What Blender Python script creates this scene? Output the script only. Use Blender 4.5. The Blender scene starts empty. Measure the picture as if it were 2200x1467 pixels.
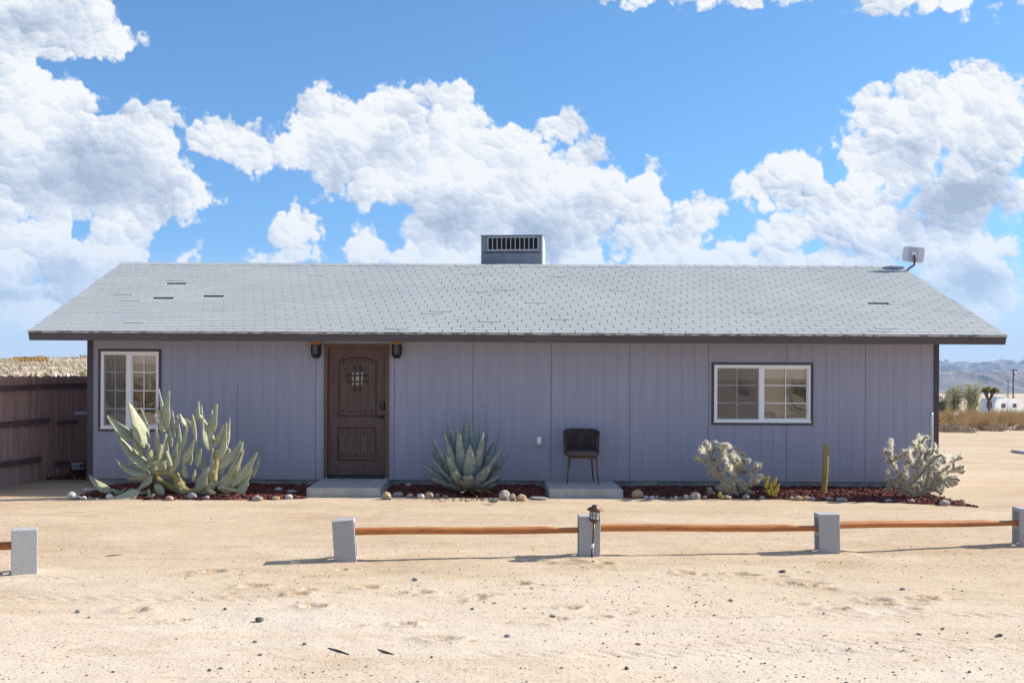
import bpy, bmesh, bisect, math, random
import numpy as np
from mathutils import Vector, Matrix
SC = bpy.context.scene
F, PX, PY, CAMZ = 2369.0, 1045.0, 800.0, 1.73     # focal length and principal point of the photograph, eye height
ROLL = math.radians(0.26)
cam = bpy.data.cameras.new('camera'); camo = bpy.data.objects.new('camera', cam); SC.collection.objects.link(camo)
cam.sensor_width = 36.0; cam.lens = 36.0*F/2200.0
cam.shift_x = (1100-PX)/2200.0; cam.shift_y = (PY-733.5)/2200.0
cam.clip_start = 0.1; cam.clip_end = 60000
cr, sr = math.cos(ROLL), math.sin(ROLL)
camo.matrix_world = Matrix(((cr, -sr, 0, 0), (0, 0, -1, 0), (sr, cr, 0, CAMZ), (0, 0, 0, 1)))
SC.camera = camo

SUN_AZ, SUN_EL = math.radians(76.0), math.radians(31.2)    # azimuth from +Y towards +X
SUN_V = Vector((math.sin(SUN_AZ)*math.cos(SUN_EL), math.cos(SUN_AZ)*math.cos(SUN_EL), math.sin(SUN_EL)))
SKY_STRENGTH, EXPOSURE = 0.1, 1.12
HAZE = 6.5e-5                                                # density of the desert air, per metre
CLOUD = 4.6                                                # radiance of a sunlit cloud, in the units of the Sky Texture
SKYTINT = (.56, .80, .93, 1); SKYSAT = 1.06

class NT:
    """small helper to write node graphs as expressions"""
    def __init__(s, tree): s.t = tree; s.t.nodes.clear()
    def node(s, typ, inputs=None, **kw):
        n = s.t.nodes.new(typ)
        for k, v in kw.items(): setattr(n, k, v)
        for k, v in (inputs or {}).items(): s.put(n.inputs[k], v)
        return n
    def put(s, sock, v):
        if isinstance(v, bpy.types.NodeSocket): s.t.links.new(v, sock)
        elif v is not None: sock.default_value = v
    def m(s, op, a, b=None, c=None, clamp=False):
        n = s.t.nodes.new('ShaderNodeMath'); n.operation = op; n.use_clamp = clamp
        for i, v in enumerate((a, b, c)):
            if v is not None: s.put(n.inputs[i], v)
        return n.outputs[0]
    def v(s, op, a, b=None, c=None, scale=None):
        n = s.t.nodes.new('ShaderNodeVectorMath'); n.operation = op
        for i, x in enumerate((a, b, c)):
            if x is not None: s.put(n.inputs[i], x)
        if scale is not None: s.put(n.inputs['Scale'], scale)
        return n.outputs['Value'] if op in ('LENGTH', 'DOT_PRODUCT', 'DISTANCE') else n.outputs['Vector']
    def mix(s, f, a, b, kind='RGBA', blend='MIX'):
        n = s.t.nodes.new('ShaderNodeMix'); n.data_type = kind
        if kind == 'RGBA': n.blend_type = blend
        o = {'RGBA': (6, 7, 2), 'FLOAT': (2, 3, 0), 'VECTOR': (4, 5, 1)}[kind]
        s.put(n.inputs[0], f); s.put(n.inputs[o[0]], a); s.put(n.inputs[o[1]], b)
        return n.outputs[o[2]]
    def noise(s, vec, scale, detail=2, rough=0.5, dims='3D', out='Fac', lac=2.0, dist=0.0):
        n = s.t.nodes.new('ShaderNodeTexNoise'); n.noise_dimensions = dims
        s.put(n.inputs['Vector'], vec); n.inputs['Scale'].default_value = scale
        n.inputs['Detail'].default_value = detail; n.inputs['Roughness'].default_value = rough
        n.inputs['Lacunarity'].default_value = lac; n.inputs['Distortion'].default_value = dist
        return n.outputs[out]
    def voro(s, vec, scale, detail=0, rough=0.5, dims='2D', feature='F1', out='Distance', rnd=1.0, lac=2.0):
        n = s.t.nodes.new('ShaderNodeTexVoronoi'); n.voronoi_dimensions = dims; n.feature = feature
        if feature in ('F1', 'F2', 'SMOOTH_F1') and detail: n.normalize = True
        s.put(n.inputs['Vector'], vec); n.inputs['Scale'].default_value = scale
        if 'Detail' in n.inputs: n.inputs['Detail'].default_value = detail; n.inputs['Roughness'].default_value = rough; n.inputs['Lacunarity'].default_value = lac
        n.inputs['Randomness'].default_value = rnd
        return n.outputs[out]
    def sstep(s, x, a, b, lo=0.0, hi=1.0, smooth=True):
        n = s.t.nodes.new('ShaderNodeMapRange'); n.interpolation_type = 'SMOOTHSTEP' if smooth else 'LINEAR'
        for i, q in enumerate((x, a, b, lo, hi)): s.put(n.inputs[i], q)
        return n.outputs[0]
    def ramp(s, x, stops, interp='LINEAR'):
        n = s.t.nodes.new('ShaderNodeValToRGB'); n.color_ramp.interpolation = interp
        e = n.color_ramp.elements
        while len(e) < len(stops): e.new(0.5)
        for q, (p, c) in zip(e, stops): q.position = p; q.color = (*c, 1) if len(c) == 3 else c
        s.put(n.inputs[0], x); return n.outputs[0]

# cumulus banks of the sky, each an ellipse: centre and radii in units of 1/2369 rad from the view axis (x right, y down from 800 up)
BANKS = [(70,30,170,90),(200,85,66,34),(60,118,100,34),
 (20,215,110,90),(150,235,64,58),(110,335,190,130),(300,315,86,88),(345,262,38,34),(250,400,170,78),(385,402,64,46),(300,450,80,32),(80,430,130,60),
 (30,535,120,55),(90,505,50,32),(245,532,70,42),(150,580,150,60),(60,640,170,55),(200,655,150,40),
 (470,322,78,38),(500,290,50,32),(580,335,50,28),(568,362,26,14),
 (560,535,52,38),(588,505,30,30),(605,552,45,30),(790,545,44,28),(850,555,30,14),(422,552,38,24),(658,476,24,19),
 (750,262,112,62),(850,242,88,54),(955,238,44,46),(688,312,60,64),(720,350,100,38),(800,330,130,80),(900,345,120,100),(1000,330,76,72),
 (1010,430,170,100),(1100,395,140,82),(1252,352,48,42),(1240,425,112,84),(1150,480,190,90),(1395,402,32,30),(1350,445,66,48),
 (1410,525,84,46),(1180,545,270,62),(930,485,80,74),(810,425,80,34),(1480,562,60,24),
 (1105,283,48,19),(1210,268,42,23),(1495,465,48,29),
 (2070,260,165,90),(1950,215,54,46),(2110,205,90,52),(1895,222,46,44),(1960,330,130,80),(2070,400,135,72),(1862,330,50,52),
 (1710,372,56,46),(1632,402,36,36),(1765,422,90,36),(1850,440,80,36),(1800,492,120,48),(1925,505,90,50),(1620,528,48,30),(1575,562,60,22),
 (1720,565,170,52),(1850,565,140,54),(2065,540,96,76),(2110,600,90,66),(1960,650,190,44),
 (1382,-6,40,16),(1590,-10,50,12),(1985,-6,120,27)]
SHADE = [(200,395,190,75,1.0),(60,60,150,60,.55),(90,420,150,60,.5),(30,480,120,26,.5),(2055,425,175,66,.95),(1990,340,110,60,.5),(900,470,130,55,.55),(1150,500,170,50,.45),(840,300,50,40,.4),
 (720,385,60,20,.5),(2110,600,90,50,.9),(1960,560,120,30,.3),(150,600,160,40,.6),(60,640,150,16,.8),(1250,450,90,40,.3),(480,350,70,18,.4),(560,550,40,20,.35),(1760,540,150,26,.25)]

def build_world():
    w = bpy.data.worlds.new('World'); SC.world = w; w.use_nodes = True
    g = NT(w.node_tree)
    sky = g.node('ShaderNodeTexSky', sky_type='NISHITA')
    sky.sun_disc = False; sky.sun_elevation = SUN_EL; sky.sun_rotation = SUN_AZ
    sky.altitude = 900; sky.air_density = 1.0; sky.dust_density = 0.9; sky.ozone_density = 2.2
    tc = g.node('ShaderNodeTexCoord').outputs['Generated']
    d = g.v('NORMALIZE', tc)
    g.put(sky.inputs[0], g.v('NORMALIZE', g.v('MULTIPLY_ADD', d, (1, 1, .93), (0, 0, .10))))
    xyz = g.node('ShaderNodeSeparateXYZ', {0: d}); dx, dy, dz = xyz.outputs
    sy = g.m('MAXIMUM', dy, 0.3)
    U = g.m('MULTIPLY_ADD', g.m('DIVIDE', dx, sy), F, PX)
    V = g.m('MULTIPLY_ADD', g.m('DIVIDE', dz, sy), -F, PY)
    P = g.node('ShaderNodeCombineXYZ', {0: U, 1: V}).outputs[0]
    # outlines wander
    n1 = g.v('SUBTRACT', g.noise(P, 1/170, 2, .5, '2D', 'Color'), (.5, .5, .5))
    n2 = g.v('SUBTRACT', g.noise(P, 1/38, 2, .6, '2D', 'Color'), (.5, .5, .5))
    Pw = g.v('ADD', P, g.v('ADD', g.v('SCALE', n1, scale=70.0), g.v('SCALE', n2, scale=26.0)))
    q = None
    for cx, cy, rx, ry in BANKS:
        L = g.v('LENGTH', g.v('MULTIPLY_ADD', Pw, (1/rx, 1/ry, 0), (-cx/rx, -cy/ry, 0)))
        r = min(rx, ry)
        e = g.m('MULTIPLY_ADD', L, -r, r)
        q = e if q is None else g.m('SMOOTH_MAX', q, e, 16.0)
    sh = None
    for cx, cy, rx, ry, a in SHADE:
        L = g.v('LENGTH', g.v('MULTIPLY_ADD', Pw, (1/rx, 1/ry, 0), (-cx/rx, -cy/ry, 0)))
        e = g.sstep(L, 0.2, 1.45, a, 0.0)
        sh = e if sh is None else g.m('MAXIMUM', sh, e)
    # the rest of the sky: scattered cumulus of the same kind
    n3 = g.noise(d, 3.2, 3, .5)
    gen = g.m('MULTIPLY_ADD', g.m('SUBTRACT', n3, 0.53), 900.0, 0.0)
    gen = g.m('MINIMUM', gen, g.m('MULTIPLY_ADD', dz, 1600.0, -30.0))
    inside = g.m('MULTIPLY', g.sstep(U, -260, -60), g.sstep(U, 2480, 2260))
    inside = g.m('MULTIPLY', inside, g.m('MULTIPLY', g.sstep(V, -160, -40), g.m('GREATER_THAN', dy, 0.35)))
    q = g.mix(inside, gen, q, 'FLOAT')
    sh = g.mix(inside, 0.5, sh, 'FLOAT')
    Pv = g.v('ADD', P, g.v('ADD', g.v('SCALE', n1, scale=44.0), g.v('SCALE', n2, scale=17.0)))
    bill = None; relief = None
    for size, amp, lit, smooth in ((92.0, 62.0, .46, .55), (41.0, 30.0, .42, .45), (19.0, 15.0, .34, .35), (9.0, 8.0, .20, .25)):
        n = g.node('ShaderNodeTexVoronoi', voronoi_dimensions='2D', feature='SMOOTH_F1')
        g.put(n.inputs['Vector'], Pv); n.inputs['Scale'].default_value = 1/size; n.inputs['Smoothness'].default_value = smooth
        dist = n.outputs['Distance']
        h = g.m('MULTIPLY', g.m('SUBTRACT', .22, g.m('MULTIPLY', dist, dist)), amp)
        rel = g.v('DOT_PRODUCT', g.v('SUBTRACT', Pv, n.outputs['Position']), (.45*lit/size, -.9*lit/size, 0))
        bill = h if bill is None else g.m('ADD', bill, h)
        relief = rel if relief is None else g.m('ADD', relief, rel)
    fine = g.noise(P, 1/26, 5, .62, '2D')
    D = g.m('ADD', g.m('ADD', q, bill), g.m('MULTIPLY_ADD', fine, 36.0, -8.0))
    soft = g.m('MULTIPLY_ADD', sh, 16.0, 13.0)
    alpha = g.sstep(g.m('DIVIDE', D, soft), -0.3, 1.0)
    edge = g.sstep(D, 0, 70, 1.0, 0.62)
    relief = g.m('MULTIPLY', relief, g.m('MULTIPLY', edge, g.m('MULTIPLY_ADD', sh, -0.38, 1.0, clamp=True)))
    mid = g.m('MULTIPLY', g.m('SUBTRACT', g.noise(Pw, 1/150, 3, .5, '2D'), 0.45), 1.35)
    core = g.sstep(D, 8, 120, 0.0, 0.34)
    s = g.m('ADD', g.m('MULTIPLY', sh, 0.78), core)
    s = g.m('SUBTRACT', g.m('ADD', s, mid), relief, clamp=True)
    ccol = g.ramp(s, [(0.0, (1.0, 1.0, 1.0)), (0.3, (.80, .85, .925)), (0.7, (.56, .635, .765)), (1.0, (.41, .49, .63))], 'LINEAR')
    # low clouds sink into the haze of the horizon
    low = g.sstep(dz, 0.0, 0.15, 0.5, 0.0)
    veil = g.sstep(dz, .12, .005, 0.0, .88)            # dust near the horizon pales the sky
    csc = g.v('SCALE', ccol, scale=CLOUD)
    skyc = sky.outputs[0]
    skyc = g.node('ShaderNodeHueSaturation', {'Color': skyc, 'Saturation': SKYSAT}).outputs[0]
    skyc = g.mix(1.0, skyc, SKYTINT, blend='MULTIPLY')
    skyc = g.mix(veil, skyc, tuple(CLOUD*x for x in (.74, .82, .92))+(1,))
    csc = g.mix(low, csc, g.mix(0.5, skyc, tuple(CLOUD*x for x in (.62,.76,.92))+(1,)))
    col = g.mix(g.m('MULTIPLY', alpha, g.m('MULTIPLY_ADD', low, -0.35, 0.985)), skyc, csc)
    bg = g.node('ShaderNodeBackground', {'Color': col, 'Strength': SKY_STRENGTH})
    out = g.node('ShaderNodeOutputWorld', {'Surface': bg.outputs[0]})
    w.cycles.sampling_method = 'MANUAL'; w.cycles.sample_map_resolution = 512
build_world()
sun = bpy.data.lights.new('sun', 'SUN'); sun.energy = 4.0; sun.angle = math.radians(0.55); sun.color = (1.0, .93, .82)
suno = bpy.data.objects.new('sun', sun); SC.collection.objects.link(suno)
suno.rotation_euler = SUN_V.to_track_quat('Z', 'Y').to_euler()
SC.view_settings.view_transform = 'Standard'; SC.view_settings.look = 'None'
SC.view_settings.exposure = EXPOSURE; SC.view_settings.gamma = 1.0; SC.view_settings.use_curve_mapping = False
SC.cycles.use_denoising = True

# ------------------------------------------------------------------ helpers
rnd = random.Random(7)
nrs = np.random.RandomState(11)

def ray(px, py):
    u, v = (px-PX)/F, (PY-py)/F
    return Vector((u*cr - v*sr, 1.0, u*sr + v*cr))
def P(px, py, Y):                     # the point of the photograph's pixel at distance Y
    d = ray(px, py); return Vector((d.x*Y, Y, CAMZ + d.z*Y))

def smooth(a, b, x):
    t = np.clip((x-a)/(b-a), 0, 1); return t*t*(3-2*t)
def hash2(i, j, s):
    n = (i.astype(np.int64)*374761393 + j.astype(np.int64)*668265263 + s*1442695041) & 0xffffffff
    n = ((n ^ (n >> 13))*1274126177) & 0xffffffff
    return ((n ^ (n >> 16)) & 0xffff)/65535.0
def vnoise(x, y, s=0):
    i, j = np.floor(x), np.floor(y); a, b = x-i, y-j
    a = a*a*(3-2*a); b = b*b*(3-2*b)
    return (hash2(i, j, s)*(1-a)+hash2(i+1, j, s)*a)*(1-b) + (hash2(i, j+1, s)*(1-a)+hash2(i+1, j+1, s)*a)*b
def fbm(x, y, s=0, o=4, g=.5):
    r = 0; A = 1; t = 0
    for k in range(o):
        r = r + A*(vnoise(x, y, s+k)-.5); t += A; A *= g; x = x*2.03+7.1; y = y*2.03-3.7
    return r/t
# dents left by feet in the sand: x, y, size, depth
def ground_px(px, py, it=4):
    z = 0.0
    for _ in range(it):
        d = ray(px, py); Y = (z-CAMZ)/d.z; p = Vector((d.x*Y, Y, z)); z = tz(p.x, p.y)
    return Vector((p.x, p.y, z))
GRID = {}
def tz(x, y):                         # ground height, read off the finished ground sheet
    if not GRID: return -.05*max(0, min(1, (y-12.5)/2.8))
    xs, ys, Z = GRID['x'], GRID['y'], GRID['z']
    i = min(max(bisect.bisect_right(xs, x)-1, 0), len(xs)-2); j = min(max(bisect.bisect_right(ys, y)-1, 0), len(ys)-2)
    a = (x-xs[i])/(xs[i+1]-xs[i]); b = (y-ys[j])/(ys[j+1]-ys[j])
    return float((Z[i, j]*(1-a)+Z[i+1, j]*a)*(1-b) + (Z[i, j+1]*(1-a)+Z[i+1, j+1]*a)*b)
RIGHT_D, RIGHT_Z = [-3000, 31, 40, 158, 330, 1000, 5000, 14000], [0, 0, -.25, -4.5, -6.1, -17, -88, -235]
LEFT_D, LEFT_Z = [-3000, 25, 110, 300, 450, 620, 2000, 14000], [0, 0, .4, 3.9, 6.3, 4.5, 2, -20]
DENTS = []; MOUNDS = []
RUTS = [(6.72, .05, -.4, 5.5, .15), (6.95, .05, .8, 5.5, .15), (8.35, -.03, -5, -1.2, .17), (9.45, .06, -4.3, -2.9, .12), (7.75, .04, 1.0, 4.6, .16)]
def terrain(x, y, fine=True):
    t = smooth(-.18, .18, x/np.maximum(y, 5))
    z = np.interp(y, RIGHT_D, RIGHT_Z)*t + np.interp(y, LEFT_D, LEFT_Z)*(1-t)
    z = z - .05*smooth(12.5, 15.3, y)*(1-smooth(30, 40, y))
    r = np.sqrt(x*x+y*y)
    z = z + fbm(x*.02, y*.02, 5, 4)*np.clip((r-45)*.012, 0, 8)
    if fine:
        k = smooth(120, 40, y)*smooth(-120, -40, y)
        nearhouse = 1-.75*smooth(14.2, 15.2, y)*smooth(24, 20, y)*smooth(9, 7.5, np.abs(x))
        z = z + smooth(-50, -380, y)*13*(.75+.5*fbm(x*.012, y*.012, 91, 3))  # unseen rise behind the camera, added to cover sky in the window reflections
        z = z + k*nearhouse*(.030*fbm(x*.55, y*.9, 21, 3) + .017*fbm(x*1.9, y*3.2, 31, 4) + .010*fbm(x*6.5, y*9, 41, 3, .6))
        z = z + k*nearhouse*.014*np.maximum(0, fbm(x*.35, y*7.5, 61, 3))*smooth(4, 9, y)
        jag = fbm(x*9, y*11, 131, 4, .65); add = np.zeros_like(z)
        for dx, dy, s, dep in DENTS:
            q = ((x-dx)/s)**2 + ((y-dy)/(s*.72))**2; r_ = np.sqrt(q)+jag*.9
            add += dep*(-np.exp(-r_*np.abs(r_)*1.3) + .60*np.exp(-(r_-1.35)**2*5))*(q < 16)
        z = z + k*add*(1+1.2*jag)
        for a, b, x0, x1, wv in RUTS:                  # tyre tracks with a tread
            yc = a+b*x+.05*np.sin(x*.6); e = np.exp(-((y-yc)/.085)**4)*smooth(x0, x0+.8, x)*smooth(x1, x1-.8, x)
            z = z - k*e*(.007+.006*np.sin((x+(y-yc)*1.2)*2*math.pi/wv))*(1+2.2*jag)
        for mx, my in MOUNDS: z = z + .022*np.exp(-(((x-mx)/.2)**2+((y-my)/.16)**2))*(1+1.5*jag)
    return z
for px, py, s in ((672,1303,.16),(640,1278,.13),(790,1264,.15),(910,1273,.14),(1030,1283,.16),(1222,1208,.22),(1228,1307,.12),(868,1340,.13),
                  (1800,1308,.16),(1745,1252,.22),(290,1311,.17),(1300,1326,.10),(950,1375,.18),(1885,1290,.2),(1600,1236,.2),(548,1262,.2),(455,1228,.2),
                  (1700,1253,.13),(1990,1285,.15),(1470,1232,.15),(1120,1255,.14),(735,1225,.1),(1300,1212,.14),(390,1330,.12),(1205,1330,.1),(1960,1310,.12)):
    g0 = ground_px(px, py); DENTS.append((g0.x, g0.y, s*.55, .022))
    for k in range(4): DENTS.append((g0.x+rnd.gauss(0, .16), g0.y+rnd.gauss(0, .12), s*rnd.uniform(.15, .38), .011))
for px, py in ((52,1228),(742,1201),(1267,1190),(1784,1184),(2213,1168)):                # sand drifted against the cinder blocks
    g0 = ground_px(px, py); MOUNDS.append((g0.x, g0.y+.05))
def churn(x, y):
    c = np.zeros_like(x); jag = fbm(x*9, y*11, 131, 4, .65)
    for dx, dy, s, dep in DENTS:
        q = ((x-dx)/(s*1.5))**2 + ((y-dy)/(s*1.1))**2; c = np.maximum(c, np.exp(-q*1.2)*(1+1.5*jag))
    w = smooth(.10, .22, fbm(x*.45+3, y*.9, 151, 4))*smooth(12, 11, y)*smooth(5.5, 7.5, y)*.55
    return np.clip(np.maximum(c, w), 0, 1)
def G(px, py):
    return ground_px(px, py)

class MB:
    """collects faces and links them as ONE mesh object"""
    def __init__(s): s.v = []; s.f = []; s.mi = []; s.sm = []
    def add(s, verts, faces, mi=0, smooth=False):
        o = len(s.v); s.v += [tuple(v) for v in verts]
        for f in faces: s.f.append(tuple(o+i for i in f)); s.mi.append(mi); s.sm.append(smooth)
        return s
    def box(s, c, d, rot=None, mi=0, taper=None):
        hx, hy, hz = d[0]/2, d[1]/2, d[2]/2; c = Vector(c); vs = []
        for z in (-1, 1):
            k = 1 if (taper is None or z < 0) else taper
            for y in (-1, 1):
                for x in (-1, 1):
                    p = Vector((x*hx*k, y*hy*k, z*hz))
                    vs.append(c + (rot @ p if rot else p))
        return s.add(vs, [(0,2,3,1),(4,5,7,6),(0,1,5,4),(1,3,7,5),(3,2,6,7),(2,0,4,6)], mi)
    def span(s, a, b, mi=0):
        return s.box([(a[i]+b[i])/2 for i in range(3)], [abs(b[i]-a[i]) for i in range(3)], None, mi)
    def bbox(s, c, d, b=.006, rot=None, mi=0):          # a box with chamfered edges
        c = Vector(c); h = [x/2 for x in d]; vs = []; idx = {}
        for sx in (-1, 1):
            for sy in (-1, 1):
                for sz in (-1, 1):
                    for ax in range(3):
                        p = [sx*h[0], sy*h[1], sz*h[2]]
                        for q in range(3):
                            if q != ax: p[q] -= (sx, sy, sz)[q]*b
                        p = Vector(p); idx[(sx, sy, sz, ax)] = len(vs); vs.append(c + (rot @ p if rot else p))
        fs = []
        S = (-1, 1)
        for sx in S: fs.append([idx[(sx, y, z, 0)] for y, z in ((-1,-1),(1,-1),(1,1),(-1,1))][::sx])
        for sy in S: fs.append([idx[(x, sy, z, 1)] for x, z in ((-1,-1),(-1,1),(1,1),(1,-1))][::sy])
        for sz in S: fs.append([idx[(x, y, sz, 2)] for x, y in ((-1,-1),(1,-1),(1,1),(-1,1))][::sz])
        for a in S:
            for e in S:
                fs.append([idx[(-1,a,e,1)], idx[(1,a,e,1)], idx[(1,a,e,2)], idx[(-1,a,e,2)]])
                fs.append([idx[(a,-1,e,0)], idx[(a,1,e,0)], idx[(a,1,e,2)], idx[(a,-1,e,2)]])
                fs.append([idx[(a,e,-1,0)], idx[(a,e,1,0)], idx[(a,e,1,1)], idx[(a,e,-1,1)]])
                for z in S: pass
        for sx in S:
            for sy in S:
                for sz in S: fs.append([idx[(sx, sy, sz, k)] for k in range(3)])
        return s.add(vs, fs, mi)
    def tube(s, pts, rad, n=8, mi=0, caps=True, smooth=True, squash=None):
        pts = [Vector(p) for p in pts]; k = len(pts)
        if not hasattr(rad, '__len__'): rad = [rad]*k
        t0 = (pts[1]-pts[0]).normalized(); up = Vector((0, 0, 1)) if abs(t0.z) < .9 else Vector((1, 0, 0))
        nrm = (up - t0*up.dot(t0)).normalized(); vs = []
        for i in range(k):
            t = ((pts[min(i+1, k-1)]-pts[max(i-1, 0)])).normalized()
            nrm = (nrm - t*nrm.dot(t)).normalized(); b = t.cross(nrm)
            for j in range(n):
                a = 2*math.pi*j/n; r = rad[i]
                vs.append(pts[i] + (nrm*math.cos(a)+b*math.sin(a))*r)
        fs = [(i*n+j, i*n+(j+1) % n, (i+1)*n+(j+1) % n, (i+1)*n+j) for i in range(k-1) for j in range(n)]
        if caps: fs += [tuple(range(n))[::-1], tuple((k-1)*n+j for j in range(n))]
        return s.add(vs, fs, mi, smooth)
    def grid(s, fn, nu, nv, mi=0, smooth=True, wrap=False):
        vs = [fn(i/nu, j/nv) for i in range(nu+1) for j in range(nv+1)]
        fs = [(i*(nv+1)+j, (i+1)*(nv+1)+j, (i+1)*(nv+1)+j+1, i*(nv+1)+j+1) for i in range(nu) for j in range(nv)]
        return s.add(vs, fs, mi, smooth)
    def prism(s, poly, y0, y1, mi=0):                    # outline (x, z) extruded along Y
        n = len(poly); vs = [(x, y0, z) for x, z in poly] + [(x, y1, z) for x, z in poly]
        fs = [tuple(range(n)), tuple(range(2*n-1, n-1, -1))] + [(i, i+n, (i+1) % n+n, (i+1) % n) for i in range(n)]
        return s.add(vs, fs, mi)
    def mesh(s, name, mats, off=None):
        m = bpy.data.meshes.new(name)
        vs = s.v if off is None else [(v[0]-off.x, v[1]-off.y, v[2]-off.z) for v in s.v]
        m.from_pydata(vs, [], s.f)
        for a in (mats if isinstance(mats, (list, tuple)) else [mats]): m.materials.append(a)
        if any(s.mi): m.polygons.foreach_set('material_index', s.mi)
        if any(s.sm): m.polygons.foreach_set('use_smooth', s.sm)
        m.update(); return m
    def build(s, name, mats, parent=None, origin=None):
        if parent is not None: off = world_loc(parent)
        elif origin is not None: off = Vector(origin)
        else:
            a = np.array(s.v); off = Vector(((a[:, 0].min()+a[:, 0].max())/2, (a[:, 1].min()+a[:, 1].max())/2, a[:, 2].min()))
        o = bpy.data.objects.new(name, s.mesh(name, mats, off)); SC.collection.objects.link(o)
        if parent is not None: o.parent = parent
        else: o.location = off
        return o
def world_loc(o):
    v = Vector(o.location)
    while o.parent is not None: o = o.parent; v += Vector(o.location)
    return v
def tag(o, label=None, cat=None, group=None, kind=None):
    for k, v in (('label', label), ('category', cat), ('group', group), ('kind', kind)):
        if v: o[k] = v
    return o
def empty(name, loc, label, cat, group=None):
    o = bpy.data.objects.new(name, None); SC.collection.objects.link(o); o.location = loc; o.empty_display_size = .1
    return tag(o, label, cat, group)
KIDS = {}
def copy_tree(o, parent=None):
    c = o.copy(); SC.collection.objects.link(c); c.parent = parent
    for ch in KIDS.setdefault(o.name, list(o.children)): copy_tree(ch, c)
    return c
def piece(name, mesh, parent, loc=(0, 0, 0), rot=None):  # a piece that shares its mesh with others; loc is in the parent's space
    o = bpy.data.objects.new(name, mesh); SC.collection.objects.link(o); o.parent = parent; o.location = loc
    if rot: o.rotation_euler = rot
    return o

# ------------------------------------------------------------------ materials
def mat(name, col, rough=.8, col2=None, scale=4.0, lo=.35, hi=.65, bump=0.0, bscale=60.0, spec=.3, metal=0.0, island=0.0, detail=4, stretch=(1, 1, 1), dist=.01, extra=None):
    m = bpy.data.materials.new(name); m.use_nodes = True; g = NT(m.node_tree)
    tc = g.node('ShaderNodeTexCoord').outputs['Object']
    v = g.v('MULTIPLY', tc, stretch) if stretch != (1, 1, 1) else tc
    c = tuple(col)+(1,)
    if col2 is not None:
        c = g.mix(g.sstep(g.noise(v, scale, detail, .6), lo, hi), c, tuple(col2)+(1,))
    if island:
        r = g.node('ShaderNodeNewGeometry').outputs['Random Per Island']
        c = g.mix(1.0, c, g.node('ShaderNodeCombineColor', {0: g.m('MULTIPLY_ADD', r, island, 1-island/2), 1: g.m('MULTIPLY_ADD', r, island*.96, 1-island*.48), 2: g.m('MULTIPLY_ADD', r, island*.9, 1-island*.45)}).outputs[0], blend='MULTIPLY')
    if extra: c = extra(g, tc, c)
    b = g.node('ShaderNodeBsdfPrincipled', {'Base Color': c, 'Roughness': rough, 'Metallic': metal, 'Specular IOR Level': spec})
    if bump:
        h = g.noise(v, bscale, 5, .65)
        g.put(b.inputs['Normal'], g.node('ShaderNodeBump', {'Height': h, 'Strength': bump, 'Distance': dist}).outputs[0])
    g.node('ShaderNodeOutputMaterial', {'Surface': b.outputs[0]})
    return m
def emi(name, col, st):
    m = bpy.data.materials.new(name); m.use_nodes = True; g = NT(m.node_tree)
    e = g.node('ShaderNodeEmission', {'Color': tuple(col)+(1,), 'Strength': st}); g.node('ShaderNodeOutputMaterial', {'Surface': e.outputs[0]}); return m
def thin(name, col, transl=.4, rough=.6):                # leaves, spines: light comes through
    m = bpy.data.materials.new(name); m.use_nodes = True; g = NT(m.node_tree)
    r = g.node('ShaderNodeNewGeometry').outputs['Random Per Island']
    c = g.mix(r, tuple(x*.75 for x in col)+(1,), tuple(min(1, x*1.2) for x in col)+(1,))
    a = g.node('ShaderNodeBsdfPrincipled', {'Base Color': c, 'Roughness': rough, 'Specular IOR Level': .2})
    b = g.node('ShaderNodeBsdfTranslucent', {'Color': c})
    x = g.node('ShaderNodeMixShader', {0: transl, 1: a.outputs[0], 2: b.outputs[0]})
    g.node('ShaderNodeOutputMaterial', {'Surface': x.outputs[0]}); return m

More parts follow.
